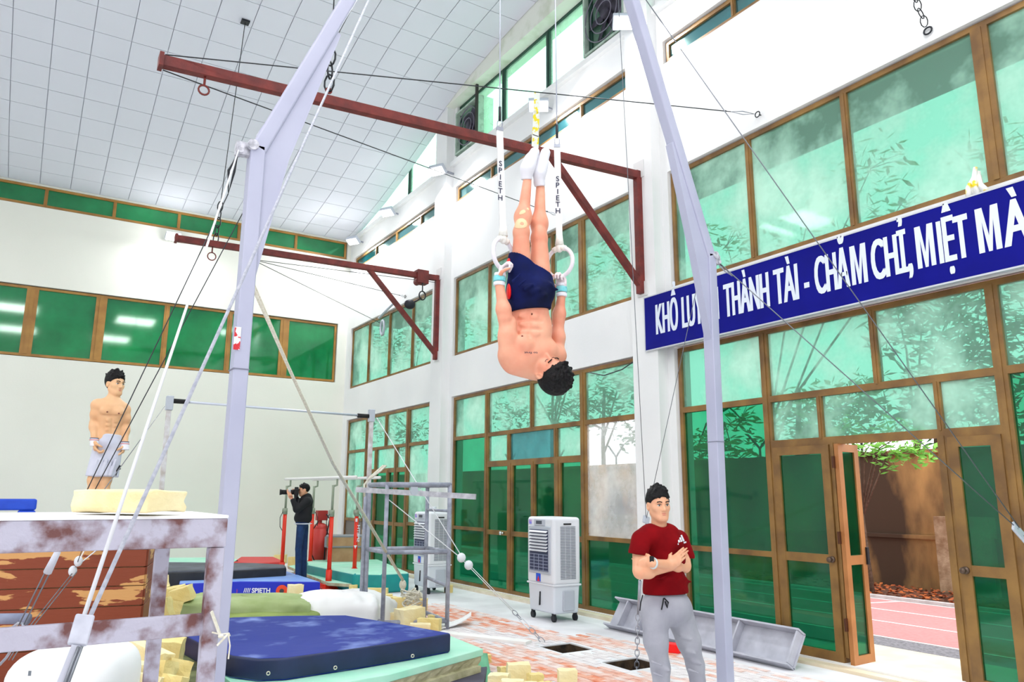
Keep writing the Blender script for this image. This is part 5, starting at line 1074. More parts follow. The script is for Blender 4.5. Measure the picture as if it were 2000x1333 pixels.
MB().pbox((x,y,.3), (.30,-.12,0), (.1,.25,0), (0,0,.3)).build('box_body', CB, t); MB().pbox((x,y,.72), (.34,-.135,0), (.11,.27,0), (0,0,.1)).build('lid', CB, t)
q = MB(); 
for zz in (.62,.82): q.pbox((x,y,zz), (.345,-.138,0), (.112,.275,0), (0,0,.015))
q.pbox(Vector((x,y,.72))+Vector((.34,-.135,0))-Vector((.11,.27,0)), (.03,-.012,0), (.008,.02,0), (0,0,.1)); q.pbox(Vector((x,y,.72))-Vector((.34,-.135,0))-Vector((.11,.27,0)), (.02,-.012,0), (.008,.02,0), (0,0,.1)); q.build('edge_strip', mat('grey_tape', (140,140,146), .7), t)
# ================================================================== FIGURES (signed distance bodies meshed by surface nets)
class SD:
    def __init__(s): s.p = []
    def cone(s, a, b, ra, rb, k=.02): s.p.append(('c', np.array(a, float), np.array(b, float), ra, rb, k)); return s
    def ball(s, c, r, k=.02): return s.ell(c, (r,r,r), None, k)
    def ell(s, c, r, fr=None, k=.02, sub=False): s.p.append(('e' if not sub else 's', np.array(c, float), np.array(r, float), np.eye(3) if fr is None else np.array([list(v) for v in fr], float), k)); return s
    def cut(s, p0, n): s.p.append(('k', np.array(p0, float), np.array(Vector(n).normalized(), float))); return s
    def extend(s, o): s.p += o.p; return s
def sdf_eval(prims, lo, hi, vx):
    n = [int(math.ceil((hi[i]-lo[i])/vx))+1 for i in range(3)]
    ax = [lo[i]+vx*np.arange(n[i]) for i in range(3)]
    D = np.full(n, 1.0, np.float32)
    for p in prims:
        if p[0] == 'k':
            d = ((ax[0][:,None,None]-p[1][0])*p[2][0]+(ax[1][None,:,None]-p[1][1])*p[2][1]+(ax[2][None,None,:]-p[1][2])*p[2][2]).astype(np.float32)
            D = np.maximum(D, d); continue
        if p[0] == 'c': mn = np.minimum(p[1]-p[3], p[2]-p[4]); mx = np.maximum(p[1]+p[3], p[2]+p[4]); mn = np.minimum(mn, p[2]-p[4]); k = p[5]
        else: R = max(p[2]); mn = p[1]-R; mx = p[1]+R; k = p[4]
        m = k*1.5+3*vx; i0 = [max(0, int((mn[i]-m-lo[i])/vx)) for i in range(3)]; i1 = [min(n[i], int((mx[i]+m-lo[i])/vx)+2) for i in range(3)]
        if any(i1[i] <= i0[i] for i in range(3)): continue
        X = ax[0][i0[0]:i1[0]][:,None,None]; Y = ax[1][i0[1]:i1[1]][None,:,None]; Z = ax[2][i0[2]:i1[2]][None,None,:]
        if p[0] == 'c':
            a, b, ra, rb = p[1], p[2], p[3], p[4]; ba = b-a; L2 = max(1e-9, float(ba@ba))
            t = np.clip(((X-a[0])*ba[0]+(Y-a[1])*ba[1]+(Z-a[2])*ba[2])/L2, 0, 1)
            d = np.sqrt((X-a[0]-ba[0]*t)**2+(Y-a[1]-ba[1]*t)**2+(Z-a[2]-ba[2]*t)**2)-(ra+(rb-ra)*t)
        else:
            c, r, F = p[1], p[2], p[3]; x, y, z = X-c[0], Y-c[1], Z-c[2]
            q = [(x*F[i][0]+y*F[i][1]+z*F[i][2])/r[i] for i in range(3)]
            k0 = np.sqrt(q[0]**2+q[1]**2+q[2]**2); k1 = np.sqrt((q[0]/r[0])**2+(q[1]/r[1])**2+(q[2]/r[2])**2)
            d = k0*(k0-1)/np.maximum(k1, 1e-6)
        d = d.astype(np.float32); S = D[i0[0]:i1[0], i0[1]:i1[1], i0[2]:i1[2]]
        if p[0] == 's':
            h = np.maximum(k-np.abs(-d-S), 0)/k; D[i0[0]:i1[0], i0[1]:i1[1], i0[2]:i1[2]] = np.maximum(S, -d)+h*h*k/4
        else:
            h = np.maximum(k-np.abs(d-S), 0)/k; D[i0[0]:i1[0], i0[1]:i1[1], i0[2]:i1[2]] = np.minimum(S, d)-h*h*k/4
    return D, ax
def nets(D, lo, vx):
    n = D.shape; ins = D < 0
    c = np.zeros([n[0]-1, n[1]-1, n[2]-1], np.int8)
    for i in (0,1):
        for j in (0,1):
            for k in (0,1): c += ins[i:n[0]-1+i, j:n[1]-1+j, k:n[2]-1+k]
    act = (c > 0) & (c < 8); idx = np.full(act.shape, -1, np.int64); I = np.argwhere(act); idx[act] = np.arange(len(I))
    P = np.zeros((len(I), 3)); W = np.zeros(len(I))
    for (a, b) in [((i,j,0),(i,j,1)) for i in (0,1) for j in (0,1)]+[((i,0,j),(i,1,j)) for i in (0,1) for j in (0,1)]+[((0,i,j),(1,i,j)) for i in (0,1) for j in (0,1)]:
        da = D[I[:,0]+a[0], I[:,1]+a[1], I[:,2]+a[2]]; db = D[I[:,0]+b[0], I[:,1]+b[1], I[:,2]+b[2]]
        m = (da < 0) != (db < 0); t = np.where(m, da/np.where(m, da-db, 1), 0)
        P += np.where(m[:,None], np.array(a)+(np.array(b)-np.array(a))*t[:,None], 0); W += m
    V = (P/W[:,None]+I)*vx+np.array(lo); Fs = []
    for ax_ in range(3):
        sl0 = [slice(1, n[i]-1) for i in range(3)]; sl0[ax_] = slice(0, n[ax_]-1); sl1 = list(sl0); sl1[ax_] = slice(1, n[ax_])
        A, B = ins[tuple(sl0)], ins[tuple(sl1)]; E = np.argwhere(A != B); 
        if not len(E): continue
        off = np.ones(3, int); off[ax_] = 0; G = E+off; u, v = [(1,2),(2,0),(0,1)][ax_]
        eu = np.zeros(3, int); eu[u] = 1; ev = np.zeros(3, int); ev[v] = 1
        q = [G-eu-ev, G-ev, G, G-eu]; ids = np.stack([idx[x[:,0], x[:,1], x[:,2]] for x in q], 1)
        flip = ~A[tuple(E.T)]; ids[flip] = ids[flip][:, ::-1]; Fs.append(ids)
    return V, np.concatenate(Fs)
def sd_mesh(name, sd, m, parent=None, vx=.006, smooth_it=1, label=None, extra=None):
    lo = np.full(3, 1e9); hi = -lo
    for p in sd.p:
        if p[0] == 'c': 
            for q, r in ((p[1], p[3]), (p[2], p[4])): lo = np.minimum(lo, q-r); hi = np.maximum(hi, q+r)
        elif p[0] == 'e': lo = np.minimum(lo, p[1]-max(p[2])); hi = np.maximum(hi, p[1]+max(p[2]))
    lo -= .03; hi += .03
    D, ax = sdf_eval(sd.p, lo, hi, vx)
    if extra is not None:   # shell of the body inside a region
        D2, _ = sdf_eval(extra[0].p, lo, hi, vx); D = np.maximum(D, D2-extra[1])
    V, F = nets(D, lo, vx)
    off = OFF.get(parent.name, Vector((0,0,0))) if parent else Vector((0,0,0))
    me = bpy.data.meshes.new(name); me.vertices.add(len(V)); me.vertices.foreach_set('co', (V-np.array(off)).astype(np.float32).ravel())
    me.loops.add(len(F)*4); me.loops.foreach_set('vertex_index', F.astype(np.int32).ravel()); me.polygons.add(len(F)); me.polygons.foreach_set('loop_start', np.arange(0, len(F)*4, 4, dtype=np.int32))
    me.update(calc_edges=True); me.validate(); me.materials.append(m); me.shade_smooth()
    o = bpy.data.objects.new(name, me); C.objects.link(o)
    if parent: o.parent = parent
    OFF[o.name] = off.copy()
    if smooth_it:
        s_ = o.modifiers.new('smooth', 'SMOOTH'); s_.factor = .5; s_.iterations = smooth_it
    if label: o['label'] = label
    return o
def shell(name, body, region, t, m, parent, vx=.005, label=None):
    """thin layer that hugs the body inside a region"""
    sd = SD(); sd.p = list(region.p)
    return sd_mesh(name, sd, m, parent, vx, 1, label, extra=(body, t))
def basis(Y, X):  # image-right and towards-the-eye directions at a place
    d = Vector((X, Y, 0)).normalized(); return Vector((d.y, -d.x, 0)), -d
UP = Vector((0,0,1))
def frame(f, u): f = Vector(f).normalized(); s = Vector(u).cross(f).normalized(); u = f.cross(s).normalized(); return s, f, u   # s = the person's left
def head(sd, c, f, u, sc=1.0):
    s, f, u = frame(f, u); c = Vector(c); F = (s, f, u)
    def P(a, b, h): return c+(s*a+f*b+u*h)*sc
    def r(*a): return tuple(v*sc for v in a)
    sd.ell(P(0,-.012,.032), r(.076,.093,.084), F, .02); sd.ell(P(0,.022,-.030), r(.060,.064,.078), F, .03)
    sd.ell(P(0,.060,-.088), r(.026,.022,.020), F, .025)
    for k in (-1, 1):
        sd.ell(P(.038*k,.045,-.018), r(.026,.028,.024), F, .02); sd.cone(P(.052*k,.0,-.05), P(.02*k,.058,-.088), .018*sc, .018*sc, .025)
        sd.ell(P(.0775*k,-.010,-.006), r(.010,.020,.031), F, .006); sd.ell(P(.083*k,-.003,-.004), r(.005,.010,.018), F, .004, sub=True)
        sd.cone(P(.012*k,.078,.022), P(.042*k,.066,.024), .011*sc, .008*sc, .012)
    for k in (-1, 1): sd.ell(P(.031*k,.092,.004), r(.017,.014,.010), F, .012, sub=True)
    sd.cone(P(0,.080,.010), P(0,.098,-.026), .0075*sc, .0125*sc, .010)
    for k in (-1, 1): sd.ell(P(.012*k,.090,-.031), r(.008,.009,.007), F, .006)
    sd.cone(P(-.016,.074,-.054), P(.016,.074,-.054), .009*sc, .009*sc, .010); sd.cone(P(-.012,.073,-.066), P(.012,.073,-.066), .010*sc, .010*sc, .010)
    return P, F
def face_parts(P, F, par, sc=1.0, closed=False, detail=True):
    s, f, u = F; R = Matrix((s, f, u)).transposed()
    for k in (-1, 1):
        if not closed:
            MB().ell(P(.031*k,.0735,.004), .0125*sc, .009*sc, .0075*sc, 12, 8, R).build('eye', mat('eye_white', (232,226,220), .3), par, smooth=True); ey_ = [o for o in par.children if o.name.startswith('eye') and not o.name.startswith('eyel') and not o.name.startswith('eyeb')][-1]
            MB().ell(P(.031*k,.0800,.004), .0060*sc, .0035*sc, .0060*sc, 10, 8, R).build('iris', mat('dark_iris', (26,16,12), .2), ey_, smooth=True)
        MB().tube([P(.018*k,.0855,.0095 if not closed else .001), P(.031*k,.0860,.0125 if not closed else -.001), P(.045*k,.078,.009 if not closed else .002)], .0018*sc, 5).build('eyelid', mat('lash_dark', (30,20,18), .6), par, smooth=True)
        MB().tube([P(.014*k,.0925,.026), P(.030*k,.0905,.031), P(.048*k,.079,.027)], .0036*sc, 6).build('eyebrow', HAIR, par, smooth=True)
    q = MB(); q.ell(P(0,.0845,-.0535), .019*sc, .0045*sc, .0034*sc, 12, 6, R); q.ell(P(0,.0845,-.0635), .016*sc, .0048*sc, .0042*sc, 12, 6, R); q.build('lips', mat('lip_rose', (214,132,114), .5), par, smooth=True)
def hair(P, F, par, sc=1.0, seed=0, spikes=26, top=.012, line=.0075, slope=.72, vx=.005, thick=0, side=0):
    s, f, u = F; sd = SD(); rr = random.Random(seed)
    sd.ell(P(0,-.016,.036+top*.4), ((.0825+thick)*sc, (.1000+thick)*sc, (.088+top)*sc), F, .01)
    for i in range(spikes):
        a = rr.uniform(0, 6.283); t_ = rr.uniform(0, 1.15); d = (math.sin(t_)*math.cos(a), math.sin(t_)*math.sin(a), math.cos(t_))
        p0 = P(d[0]*.065, -.016+d[1]*.078, .036+d[2]*.078); p1 = P(d[0]*(.088+thick)+rr.gauss(0,.006), -.012+d[1]*(.104+thick)+rr.gauss(0,.006)+.006, .036+d[2]*(.098+top)+rr.uniform(-.004,.008))
        sd.cone(p0, p1, .018*sc, .006*sc, .012)
    n = (F[2]-F[1]*slope).normalized(); sd.cut(P(0, 0, line), -n)
    for i in range(9):
        x = -.052+.013*i; sd.cone(P(x, .052-abs(x)*.3, .080+top*.3), P(x+rr.gauss(0,.005), .081-abs(x)*.35, .066+rr.uniform(-.010,.006)-abs(x)*.15), .013*sc, .006*sc, .008)
    for k in (-1, 1): sd.ell(P(.0735*k, .016, .012), (.006*sc, .016*sc, .030*sc), F, .006)
    # clear the ears and the temples
    for k in (-1, 1): sd.ell(P(.088*k,.012,-.012), (.026*sc,.034*sc,.040*sc), F, .008, sub=True)
    sd.ell(P(0,.115,.030), (.062*sc,.045*sc,.046*sc), F, .01, sub=True)
    return sd_mesh('hair', sd, HAIR, par, vx, 1)
def hand(sd, W, d, n, t, sc=1.0, curl=.9, k=.006, spread=.0):
    """W wrist, d towards the fingers, n the way the palm faces, t the thumb side"""
    d, n, t = Vector(d).normalized(), Vector(n).normalized(), Vector(t).normalized(); W = Vector(W)
    sd.cone(W, W+d*.03*sc, .026*sc, .028*sc, .02)
    sd.ell(W+d*.052*sc, (.041*sc, .046*sc, .0155*sc), (t, d, n), .015)
    L = ((.040,.025,.020), (.045,.029,.021), (.041,.027,.020), (.033,.020,.018))
    for i in range(4):
        o = (1.5-i)*.0195*sc; b = W+d*(.088-(.006 if i in (0,3) else 0)-(.005 if i == 3 else 0))*sc+t*o; a = 0; q = b
        sd.cone(b-d*.035*sc, b, .010*sc, .0098*sc, .006)
        for j in range(3):
            a += curl*(.75, 1.05, .8)[j]+.04*i*curl; v = d*math.cos(a)+n*math.sin(a)+t*spread*(1.5-i)*.1; q2 = q+v*L[i][j]*sc; sd.cone(q, q2, (.0096-.0012*j)*sc, (.0088-.0012*j)*sc, .003); q = q2
    tb = W+d*.018*sc+t*.026*sc; t1 = tb+(d*.55+t*.65+n*.45).normalized()*.042*sc; t2 = t1+(d*.6+t*(.25-curl*.3)+n*(.35+curl*.5)).normalized()*.030*sc; t3 = t2+(d*.4-t*curl*.5+n*(.3+curl*.5)).normalized()*.024*sc
    sd.cone(tb, t1, .016*sc, .0115*sc, .010); sd.cone(t1, t2, .0112*sc, .0100*sc, .004); sd.cone(t2, t3, .0100*sc, .0078*sc, .004)
def arm(sd, S, E, W, r=(.058,.046,.042,.028), fwd=None):
    S, E, W = Vector(S), Vector(E), Vector(W)
    sd.ball(S, r[0], .03); sd.cone(S, E, r[1]*1.06, r[2]*.92, .02); m = S.lerp(E, .52)
    if fwd: sd.ell(m+Vector(fwd)*.012, (r[1]*1.02,)*3, None, .03)
    sd.cone(E, W, r[2]*.92, r[3], .015); sd.ball(E.lerp(W, .25), r[2]*1.06, .03); sd.ball(E, r[2]*.93, .01)
def leg(sd, H, K, A, r=(.085,.056,.058,.038), back=None):
    H, K, A = Vector(H), Vector(K), Vector(A)
    sd.cone(H, K, r[0], r[1], .03); sd.ball(K, r[1]*1.0, .02); sd.cone(K, A, r[1]*.93, r[3], .02); m = K.lerp(A, .3)
    if back: m = m+Vector(back)*.014
    sd.ball(m, r[2], .05)
def foot(sd, A, f, sc=1.0):
    f = Vector(f).normalized(); A = Vector(A); s = UP.cross(f)
    sd.cone(A, A-UP*.045, .040*sc, .036*sc, .02); sd.cone(A-UP*.05-f*.03, A-UP*.055+f*.06, .034*sc, .034*sc, .02); sd.cone(A-UP*.055+f*.05, A-UP*.068+f*.15, .036*sc, .022*sc, .03); sd.cone(A-UP*.055+f*.05+s*.02, A-UP*.068+f*.13+s*.02, .03*sc, .02*sc, .02)
from mathutils.bvhtree import BVHTree
def caster_(o):
    me = o.data; off = OFF[o.name]; bv = BVHTree.FromPolygons([v.co+off for v in me.vertices], [p.vertices[:] for p in me.polygons])
    def hit(px, py):
        d = Vector(ray(px, py)).normalized(); h = bv.ray_cast(Vector(EYE), d); return (h[0], h[1]) if h[0] else (None, None)
    return hit
def muscles(b, spots, r, Fr, k, grooves):
    """low relief: a coarse body finds the surface, then small swellings and furrows go onto it"""
    par_ = thing('x_tmp', None, None, (0,0,0)); o = sd_mesh('x_tmp', b, SKIN, par_, .012, 0); h = caster_(o)
    for (x, y) in spots:
        p, n = h(x, y)
        if p: b.ell(p-n*.006 if n.dot(Vector(ray(x,y))) < 0 else p+n*.006, r, Fr, k)
    for (x0, y0, x1, y1) in grooves:
        for i in range(9):
            p, n = h(x0+(x1-x0)*i/8, y0+(y1-y0)*i/8)
            if p: b.ell(p+Vector(Fr[1])*.006, (.010,.010,.010), Fr, .012, sub=True)
    me = o.data; bpy.data.objects.remove(o); bpy.data.meshes.remove(me); bpy.data.objects.remove(par_)
# ---------------------------------------------------------------- 1. the gymnast upside down on the rings
def gymnast():
    R_, T_ = Vector((.856,-.516,0)), Vector((-.516,-.856,0)); Yb_ = 4.08
    def g(px, py, tow=0): p = AY(px, py, Yb_); return p+T_*tow
    fw = (T_+R_*.12).normalized(); lt = Vector((0,0,-1)).cross(fw).normalized()   # body up points down
    Fr = (R_-T_*.12, fw, UP); Fr = tuple(Vector(v).normalized() for v in Fr)
    par = thing('person', 'shirtless gymnast hanging upside down between the rings in navy shorts and white socks', 'person', tuple(g(1035, 600)))
    b = SD()
    b.ell(g(1037,566), (.150,.105,.12), Fr, .03); b.ell(g(1035,612,.0), (.127,.080,.13), Fr, .04); b.ell(g(1036,652), (.140,.098,.13), Fr, .04)
    b.ell(g(1040,690), (.160,.105,.11), Fr, .04); b.ell(g(1012,700,-.01), (.125,.095,.10), Fr, .04); b.ell(g(1072,695,-.0), (.115,.085,.085), Fr, .04)
    b.ell(g(1018,676,.062), (.072,.045,.058), Fr, .03); b.ell(g(1066,682,.058), (.066,.045,.055), Fr, .03)
    ABS = ((1023,649),(1046,651),(1022,633),(1044,635),(1021,617),(1043,618))
    for k in (-1, 1): b.ell(g(1034+k*34, 640, .03), (.03,.05,.07), Fr, .03)
    b.cone(g(1004,712), g(1040,724,.0), .062, .058, .04); b.cone(g(1025,716,.0), g(1056,730,.03), .062, .055, .03); b.cone(g(1078,708), g(1052,722), .05, .05, .04)
    u = (R_*.72+T_*.58-UP*.38); f = (UP*.84+R_*.04+T_*.50)
    hc = g(1070, 732, .10); P, F = head(b, hc, f, u, 1.10)
    arm(b, g(994,692,.0), g(986,624,.03), g(975,556,.02), (.072,.052,.046,.029), fw)
    arm(b, g(1089,694,-.02), g(1091,626,-.02), g(1097,574,.0), (.062,.046,.042,.028), fw)
    b.ell(g(990,668,.02), (.052,.05,.075), Fr, .03)
    # hands closed on the rings
    hand(b, g(977,549,.015), (.25*R_+UP*1.0), (R_*.75+T_*.35), (T_*.9-R_*.3), 1.0, 1.15)
    hand(b, g(1097,568,.0), (UP*1.0-R_*.02), (-R_*.5+T_*.6), (-R_*.6-T_*.5), 1.0, 1.15)
    # legs pressed together pointing up
    leg(b, g(1018,566,.0), g(1018,456,.02), g(1030,352,-.02), (.074,.052,.056,.030), -fw)
    leg(b, g(1056,566,-.0), g(1053,466,.0), g(1056,364,-.03), (.080,.054,.058,.031), -fw)
    b.ell(g(1018,446,.05), (.034,.03,.036), Fr, .02); b.ell(g(1054,456,.03), (.036,.03,.036), Fr, .02)
    ft = SD()
    for (a, m, t_) in (((1030,352),(1029,330),(1044,301)), ((1056,364),(1052,338),(1065,303))):
        A, M_, T2 = g(*a,-.02), g(*m,-.0), g(*t_,.02); ft.cone(A, M_, .031, .038, .02); ft.cone(M_, T2, .038, .029, .03); ft.ell(M_.lerp(T2, .35), (.036,.036,.06), Fr, .03)
    muscles(b, ABS, (.030,.014,.024), Fr, .010, [(1034,658,1032,608),(1010,625,1058,628),(1010,641,1058,644)])
    body = sd_mesh('body', b, SKINP, par, .005, 2)
    sk = SD(); 
    for (a, m, t_) in (((1029.5,349),(1029,330),(1044,300)), ((1055,362),(1053,338),(1065,301))):
        A, M_, T2 = g(*a,-.02), g(*m,-.0), g(*t_,.02); q = SD(); q.cone(A, M_, .036, .042, .02); q.cone(M_, T2, .042, .034, .03); q.ell(M_.lerp(T2, .35), (.041,.04,.062), Fr, .03); q.ball(A.lerp(M_, .35)-T_*.02+R_*(-.012), .030, .02); q.cut(A, -(M_-A))
        sd_mesh('sock', q, WHITEC, par, .005, 1)
    sh = SD()
    sh.ell(g(1036,572), (.160,.120,.135), Fr, .04); sh.ell(g(1034,603), (.142,.100,.10), Fr, .04)
    sh.cone(g(1019,562), g(1017,505,.01), .094, .084, .04); sh.cone(g(1054,566), g(1050,520,.0), .098, .092, .04)
    for i in range(7): a = g(1000+i*12, 560+((i*37) % 30), .118); sh.cone(a, a+R_*.05+UP*(.05-.03*i/3), .010, .006, .03)
    sh.cut(g(1035,608), Vector((0,0,-1))+R_*.12)
    sh.cut(g(1035,519), Vector((0,0,1))+R_*.42-T_*.1)
    sd_mesh('shorts', sh, NAVYC, par, .006, 2, label='loose navy blue shorts')
    q = SD(); q.ell(g(994,568,-.02), (.016,.04,.055), Fr, .01); q.ell(g(995,510,-.02), (.018,.03,.026), Fr, .01); sd_mesh('side_stripe', q, REDB, par, .006, 1)
    hair(P, F, par, 1.10, seed=3, spikes=90, top=.024, thick=.012, line=.006, slope=.85)
    face_parts(P, F, par, 1.10, closed=True)
    CY = mat('aqua_wristband', (110,206,214), .8, rgb2=(150,222,226), scale=40)
    def wb(a, bb, r, m):
        sd_ = SD().cone(a, bb, r, r, .001); d = (bb-a); q = SD(); q.cone(a-d*.0, bb, r, r, .01); q.cut(a-d.normalized()*.001, -(d)); q.cut(bb+d.normalized()*.001, d); return sd_mesh('wristband', q, m, par, .0045, 0)
    for (p0, p1, tw, rr) in (((975,560),(976,536),.02,.038), ((1097,580),(1097,554),.0,.037)):
        a, c_ = g(*p0, tw), g(*p1, tw)
        wb(a, a.lerp(c_, .27), rr, WHITEC); wb(a.lerp(c_, .33), a.lerp(c_, .72), rr*1.03, CY); wb(a.lerp(c_, .76), a.lerp(c_, .98), rr*.93, WHITEC)
    # chalk on the hands, beige tape on the knee
    CHK = mat('chalked_skin', (236,222,226), .9)
    for (x, y, tw) in ((984,528,.02),(1099,548,.02)): shell('hand_chalk', b, SD().ell(g(x,y,tw), (.075,.085,.058), Fr, .01), .0012, CHK, par, .0045)
    TP = mat('beige_kinesio_tape', (246,206,164), .8)
    q = SD(); q.ell(g(1016,443,.07), (.050,.06,.042), Fr, .01); q.cone(g(1029,415,.05), g(1028,480,.05), .014, .008, .01); q.cone(g(1010,424,.06), g(1022,420,.06), .018, .016, .01); q.ell(g(1019,446,.09), (.012,.05,.010), Fr, .004, sub=True)
    shell('knee_tape', b, q, .003, TP, par, .0045)
    h = caster_(body)
    p, n = h(1024, 688)
    if p: text('to first', mat('tattoo_ink', (50,46,62), .7), par, p+T_*.006+R_*.085, -R_, -UP+T_*.0, .013, width=.085, bold=.02, name='tattoo')
    p, n = h(1039, 614)
    if p: MB().ell(p, .008, .004, .008, 8, 6).build('navel', mat('navel_shadow_skin', (120,66,48), .8), par, smooth=True)
    p, n = h(1020, 657)
    if p: MB().ell(p, .008, .005, .006, 8, 6).build('nipple', mat('areola_skin', (120,60,50), .7), par, smooth=True)
    return par
gymnast()
# ---------------------------------------------------------------- 2. the coach with folded arms
def coach():
    Yc = 4.0; c0 = AY(1295, 1100, Yc); R_, T_ = basis(c0.y, c0.x)
    def g(px, py, tow=0): return AY(px, py, Yc)+T_*tow
    par = thing('person', 'coach in a dark red t-shirt and grey joggers standing with folded arms', 'person', (c0.x, c0.y, 0))
    fw = (T_+R_*.15).normalized(); rt = Vector((fw.y,-fw.x,0)); rt = rt if rt.dot(R_) > 0 else -rt; Fr = (rt, fw, UP)
    b = SD()
    b.ell(g(1300,1175), (.13,.085,.12), Fr, .03); b.ell(g(1297,1130), (.115,.08,.14), Fr, .03); b.ell(g(1293,1080), (.125,.085,.13), Fr, .03); b.ell(g(1290,1056), (.12,.07,.05), Fr, .03)
    b.cone(g(1287,1048,-.01), g(1287,1012,.0), .060, .050, .03)
    b.cone(g(1256,1056), g(1284,1040), .038, .045, .02); b.cone(g(1321,1056), g(1291,1040), .038, .045, .02)
    hf = (T_*.88+R_*.42-UP*.02); hu = UP-R_*.03; P, F = head(b, g(1286,988,.0), hf, hu, .95)
    # near arm (image right): forearm in front, hand tucked on the other side
    b.ball(g(1327,1062), .045, .02); b.cone(g(1328,1058), g(1337,1102,.08), .048, .043, .02); b.ball(g(1336,1105,.09), .043, .01)
    b.cone(g(1336,1105,.10), g(1276,1096,.20), .042, .027, .01); b.ball(g(1320,1103,.13), .044, .02)
    hand(b, g(1277,1096,.20), (-R_*.85-T_*.5+UP*.05), (-T_*.9-R_*.3), UP, .9, .35)
    # far arm (image left)
    b.ball(g(1252,1062), .045, .02); b.cone(g(1249,1058), g(1249,1112,.07), .048, .044, .02); b.ball(g(1250,1115,.08), .044, .01)
    b.cone(g(1251,1117,.09), g(1309,1104,.155), .043, .028, .008); b.ball(g(1267,1115,.11), .045, .02)
    hand(b, g(1309,1101,.165), (R_*.80+UP*.75), (-T_*.95+R_*.15), (-R_*.6+UP*.6+T_*.2), .9, .32)
    leg(b, g(1279,1190), g(1290,1300), g(1297,1420), (.07,.042,.040,.032)); leg(b, g(1325,1190), g(1357,1298), g(1373,1400), (.07,.042,.040,.032))
    body = sd_mesh('body', b, SKIN, par, .0055, 2)
    s = SD()
    s.cone(g(1252,1056), g(1245,1090,.03), .064, .068, .02); s.cone(g(1327,1056), g(1338,1088,.03), .064, .066, .02)
    s.cut(g(1245,1082), -UP-R_*.12)
    s.ell(g(1299,1140), (.148,.116,.14), Fr, .03); s.ell(g(1293,1092), (.158,.122,.14), Fr, .03); s.ell(g(1289,1062), (.160,.108,.080), Fr, .03); s.ell(g(1300,1158), (.151,.118,.10), Fr, .03)
    s.cone(g(1254,1054), g(1283,1036), .058, .056, .03); s.cone(g(1322,1053), g(1292,1036), .058, .056, .03); s.cone(g(1270,1046,.02), g(1306,1046,.02), .075, .075, .03)
    for i in range(9): a = g(1262+i*9, 1124+((i*29) % 28), .112); s.cone(a, a+R_*.05+UP*(.02-.012*(i % 3)), .007, .004, .03)
    s.ell(g(1287,1018,.02), (.064,.075,.052), Fr, .008, sub=True)
    s.cut(g(1299,1160), -UP+R_*.04)
    sh = sd_mesh('tshirt', s, MAROON, par, .006, 2, label='dark red crew neck t-shirt')
    MB().tube([g(1287,1032,.0)+R_*.066*math.cos(a)+T_*(.064*math.sin(a)+.014)+UP*(.010*abs(math.cos(a))-.020*math.sin(a)) for a in [2*math.pi*k/28 for k in range(28)]], .0055, 6, closed=True).build('collar', MAROON, par, smooth=True)
    p = SD()
    p.ell(g(1301,1185), (.168,.125,.13), Fr, .04); p.cone(g(1279,1195), g(1281,1253), .098, .076, .04); p.cone(g(1281,1253), g(1290,1305), .074, .060, .04); p.cone(g(1290,1305), g(1297,1420), .060, .048, .03)
    p.cone(g(1325,1195), g(1345,1253), .098, .078, .04); p.cone(g(1345,1253), g(1358,1300), .074, .058, .04); p.cone(g(1358,1300), g(1373,1400), .058, .048, .03)
    for (x, y) in ((1284,1290),(1300,1300),(1287,1312),(1350,1268),(1362,1288),(1355,1305),(1340,1240)): a = g(x-10, y, .055); p.cone(a, a+R_*.06-UP*.02, .010, .006, .02)
    p.cut(g(1300,1148), UP)
    sd_mesh('joggers', p, GREYC, par, .0065, 2, label='heather grey jogger trousers')
    q = MB(); q.tube([g(1296,1164,.135), g(1294,1176,.145), g(1292,1186,.14)], .005, 6); q.tube([g(1297,1164,.135), g(1305,1172,.145), g(1303,1182,.14), g(1299,1170,.14)], .005, 6); q.build('drawstring', BLACKC, par, smooth=True)
    MB().tube([g(1333,1160,.10), g(1340,1175,.09), g(1349,1190,.05)], .005, 6).build('pocket_piping', BLACKC, par, smooth=True)
    MB().tube([g(1256,1160,.08), g(1252,1175,.06), g(1250,1192,.03)], .004, 6).build('pocket_piping', BLACKC, par, smooth=True)
    for (x, y) in ((1296,1425),(1372,1405)):
        A = g(x, y); f_ = SD(); A = Vector((A.x, A.y, .085)); foot(f_, A, fw, 1.15); f_.cut((0,0,.004), -UP); sd_mesh('shoe', f_, BLACKC, par, .006, 1)
    hair(P, F, par, .95, seed=5, spikes=46, top=.014, thick=-.001, line=.002, slope=.86)
    face_parts(P, F, par, .95)
    # watch
    a = g(1277,1096,.20)+(g(1336,1105,.10)-g(1276,1096,.20)).normalized()*-.004; q = MB(); ax_ = (g(1336,1105,.10)-g(1276,1096,.20)).normalized(); o1 = ax_.orthogonal().normalized(); o2 = ax_.cross(o1)
    q.tube([a+(o1*math.cos(t)+o2*math.sin(t))*.031 for t in [2*math.pi*k/20 for k in range(20)]], .007, 6, closed=True); q.build('watch_strap', mat('pale_watch_strap', (206,214,216), .5), par, smooth=True)
    h = caster_(body); pp, n_ = h(1273, 1093)
    if pp: MB().pbox(pp+T_*.006, (R_*.9+T_*.2)*.016, UP*.020, T_*.006).build('watch_case', BLACK, par, bevel=.004)
    # emblem on the sleeve
    h = caster_(sh)
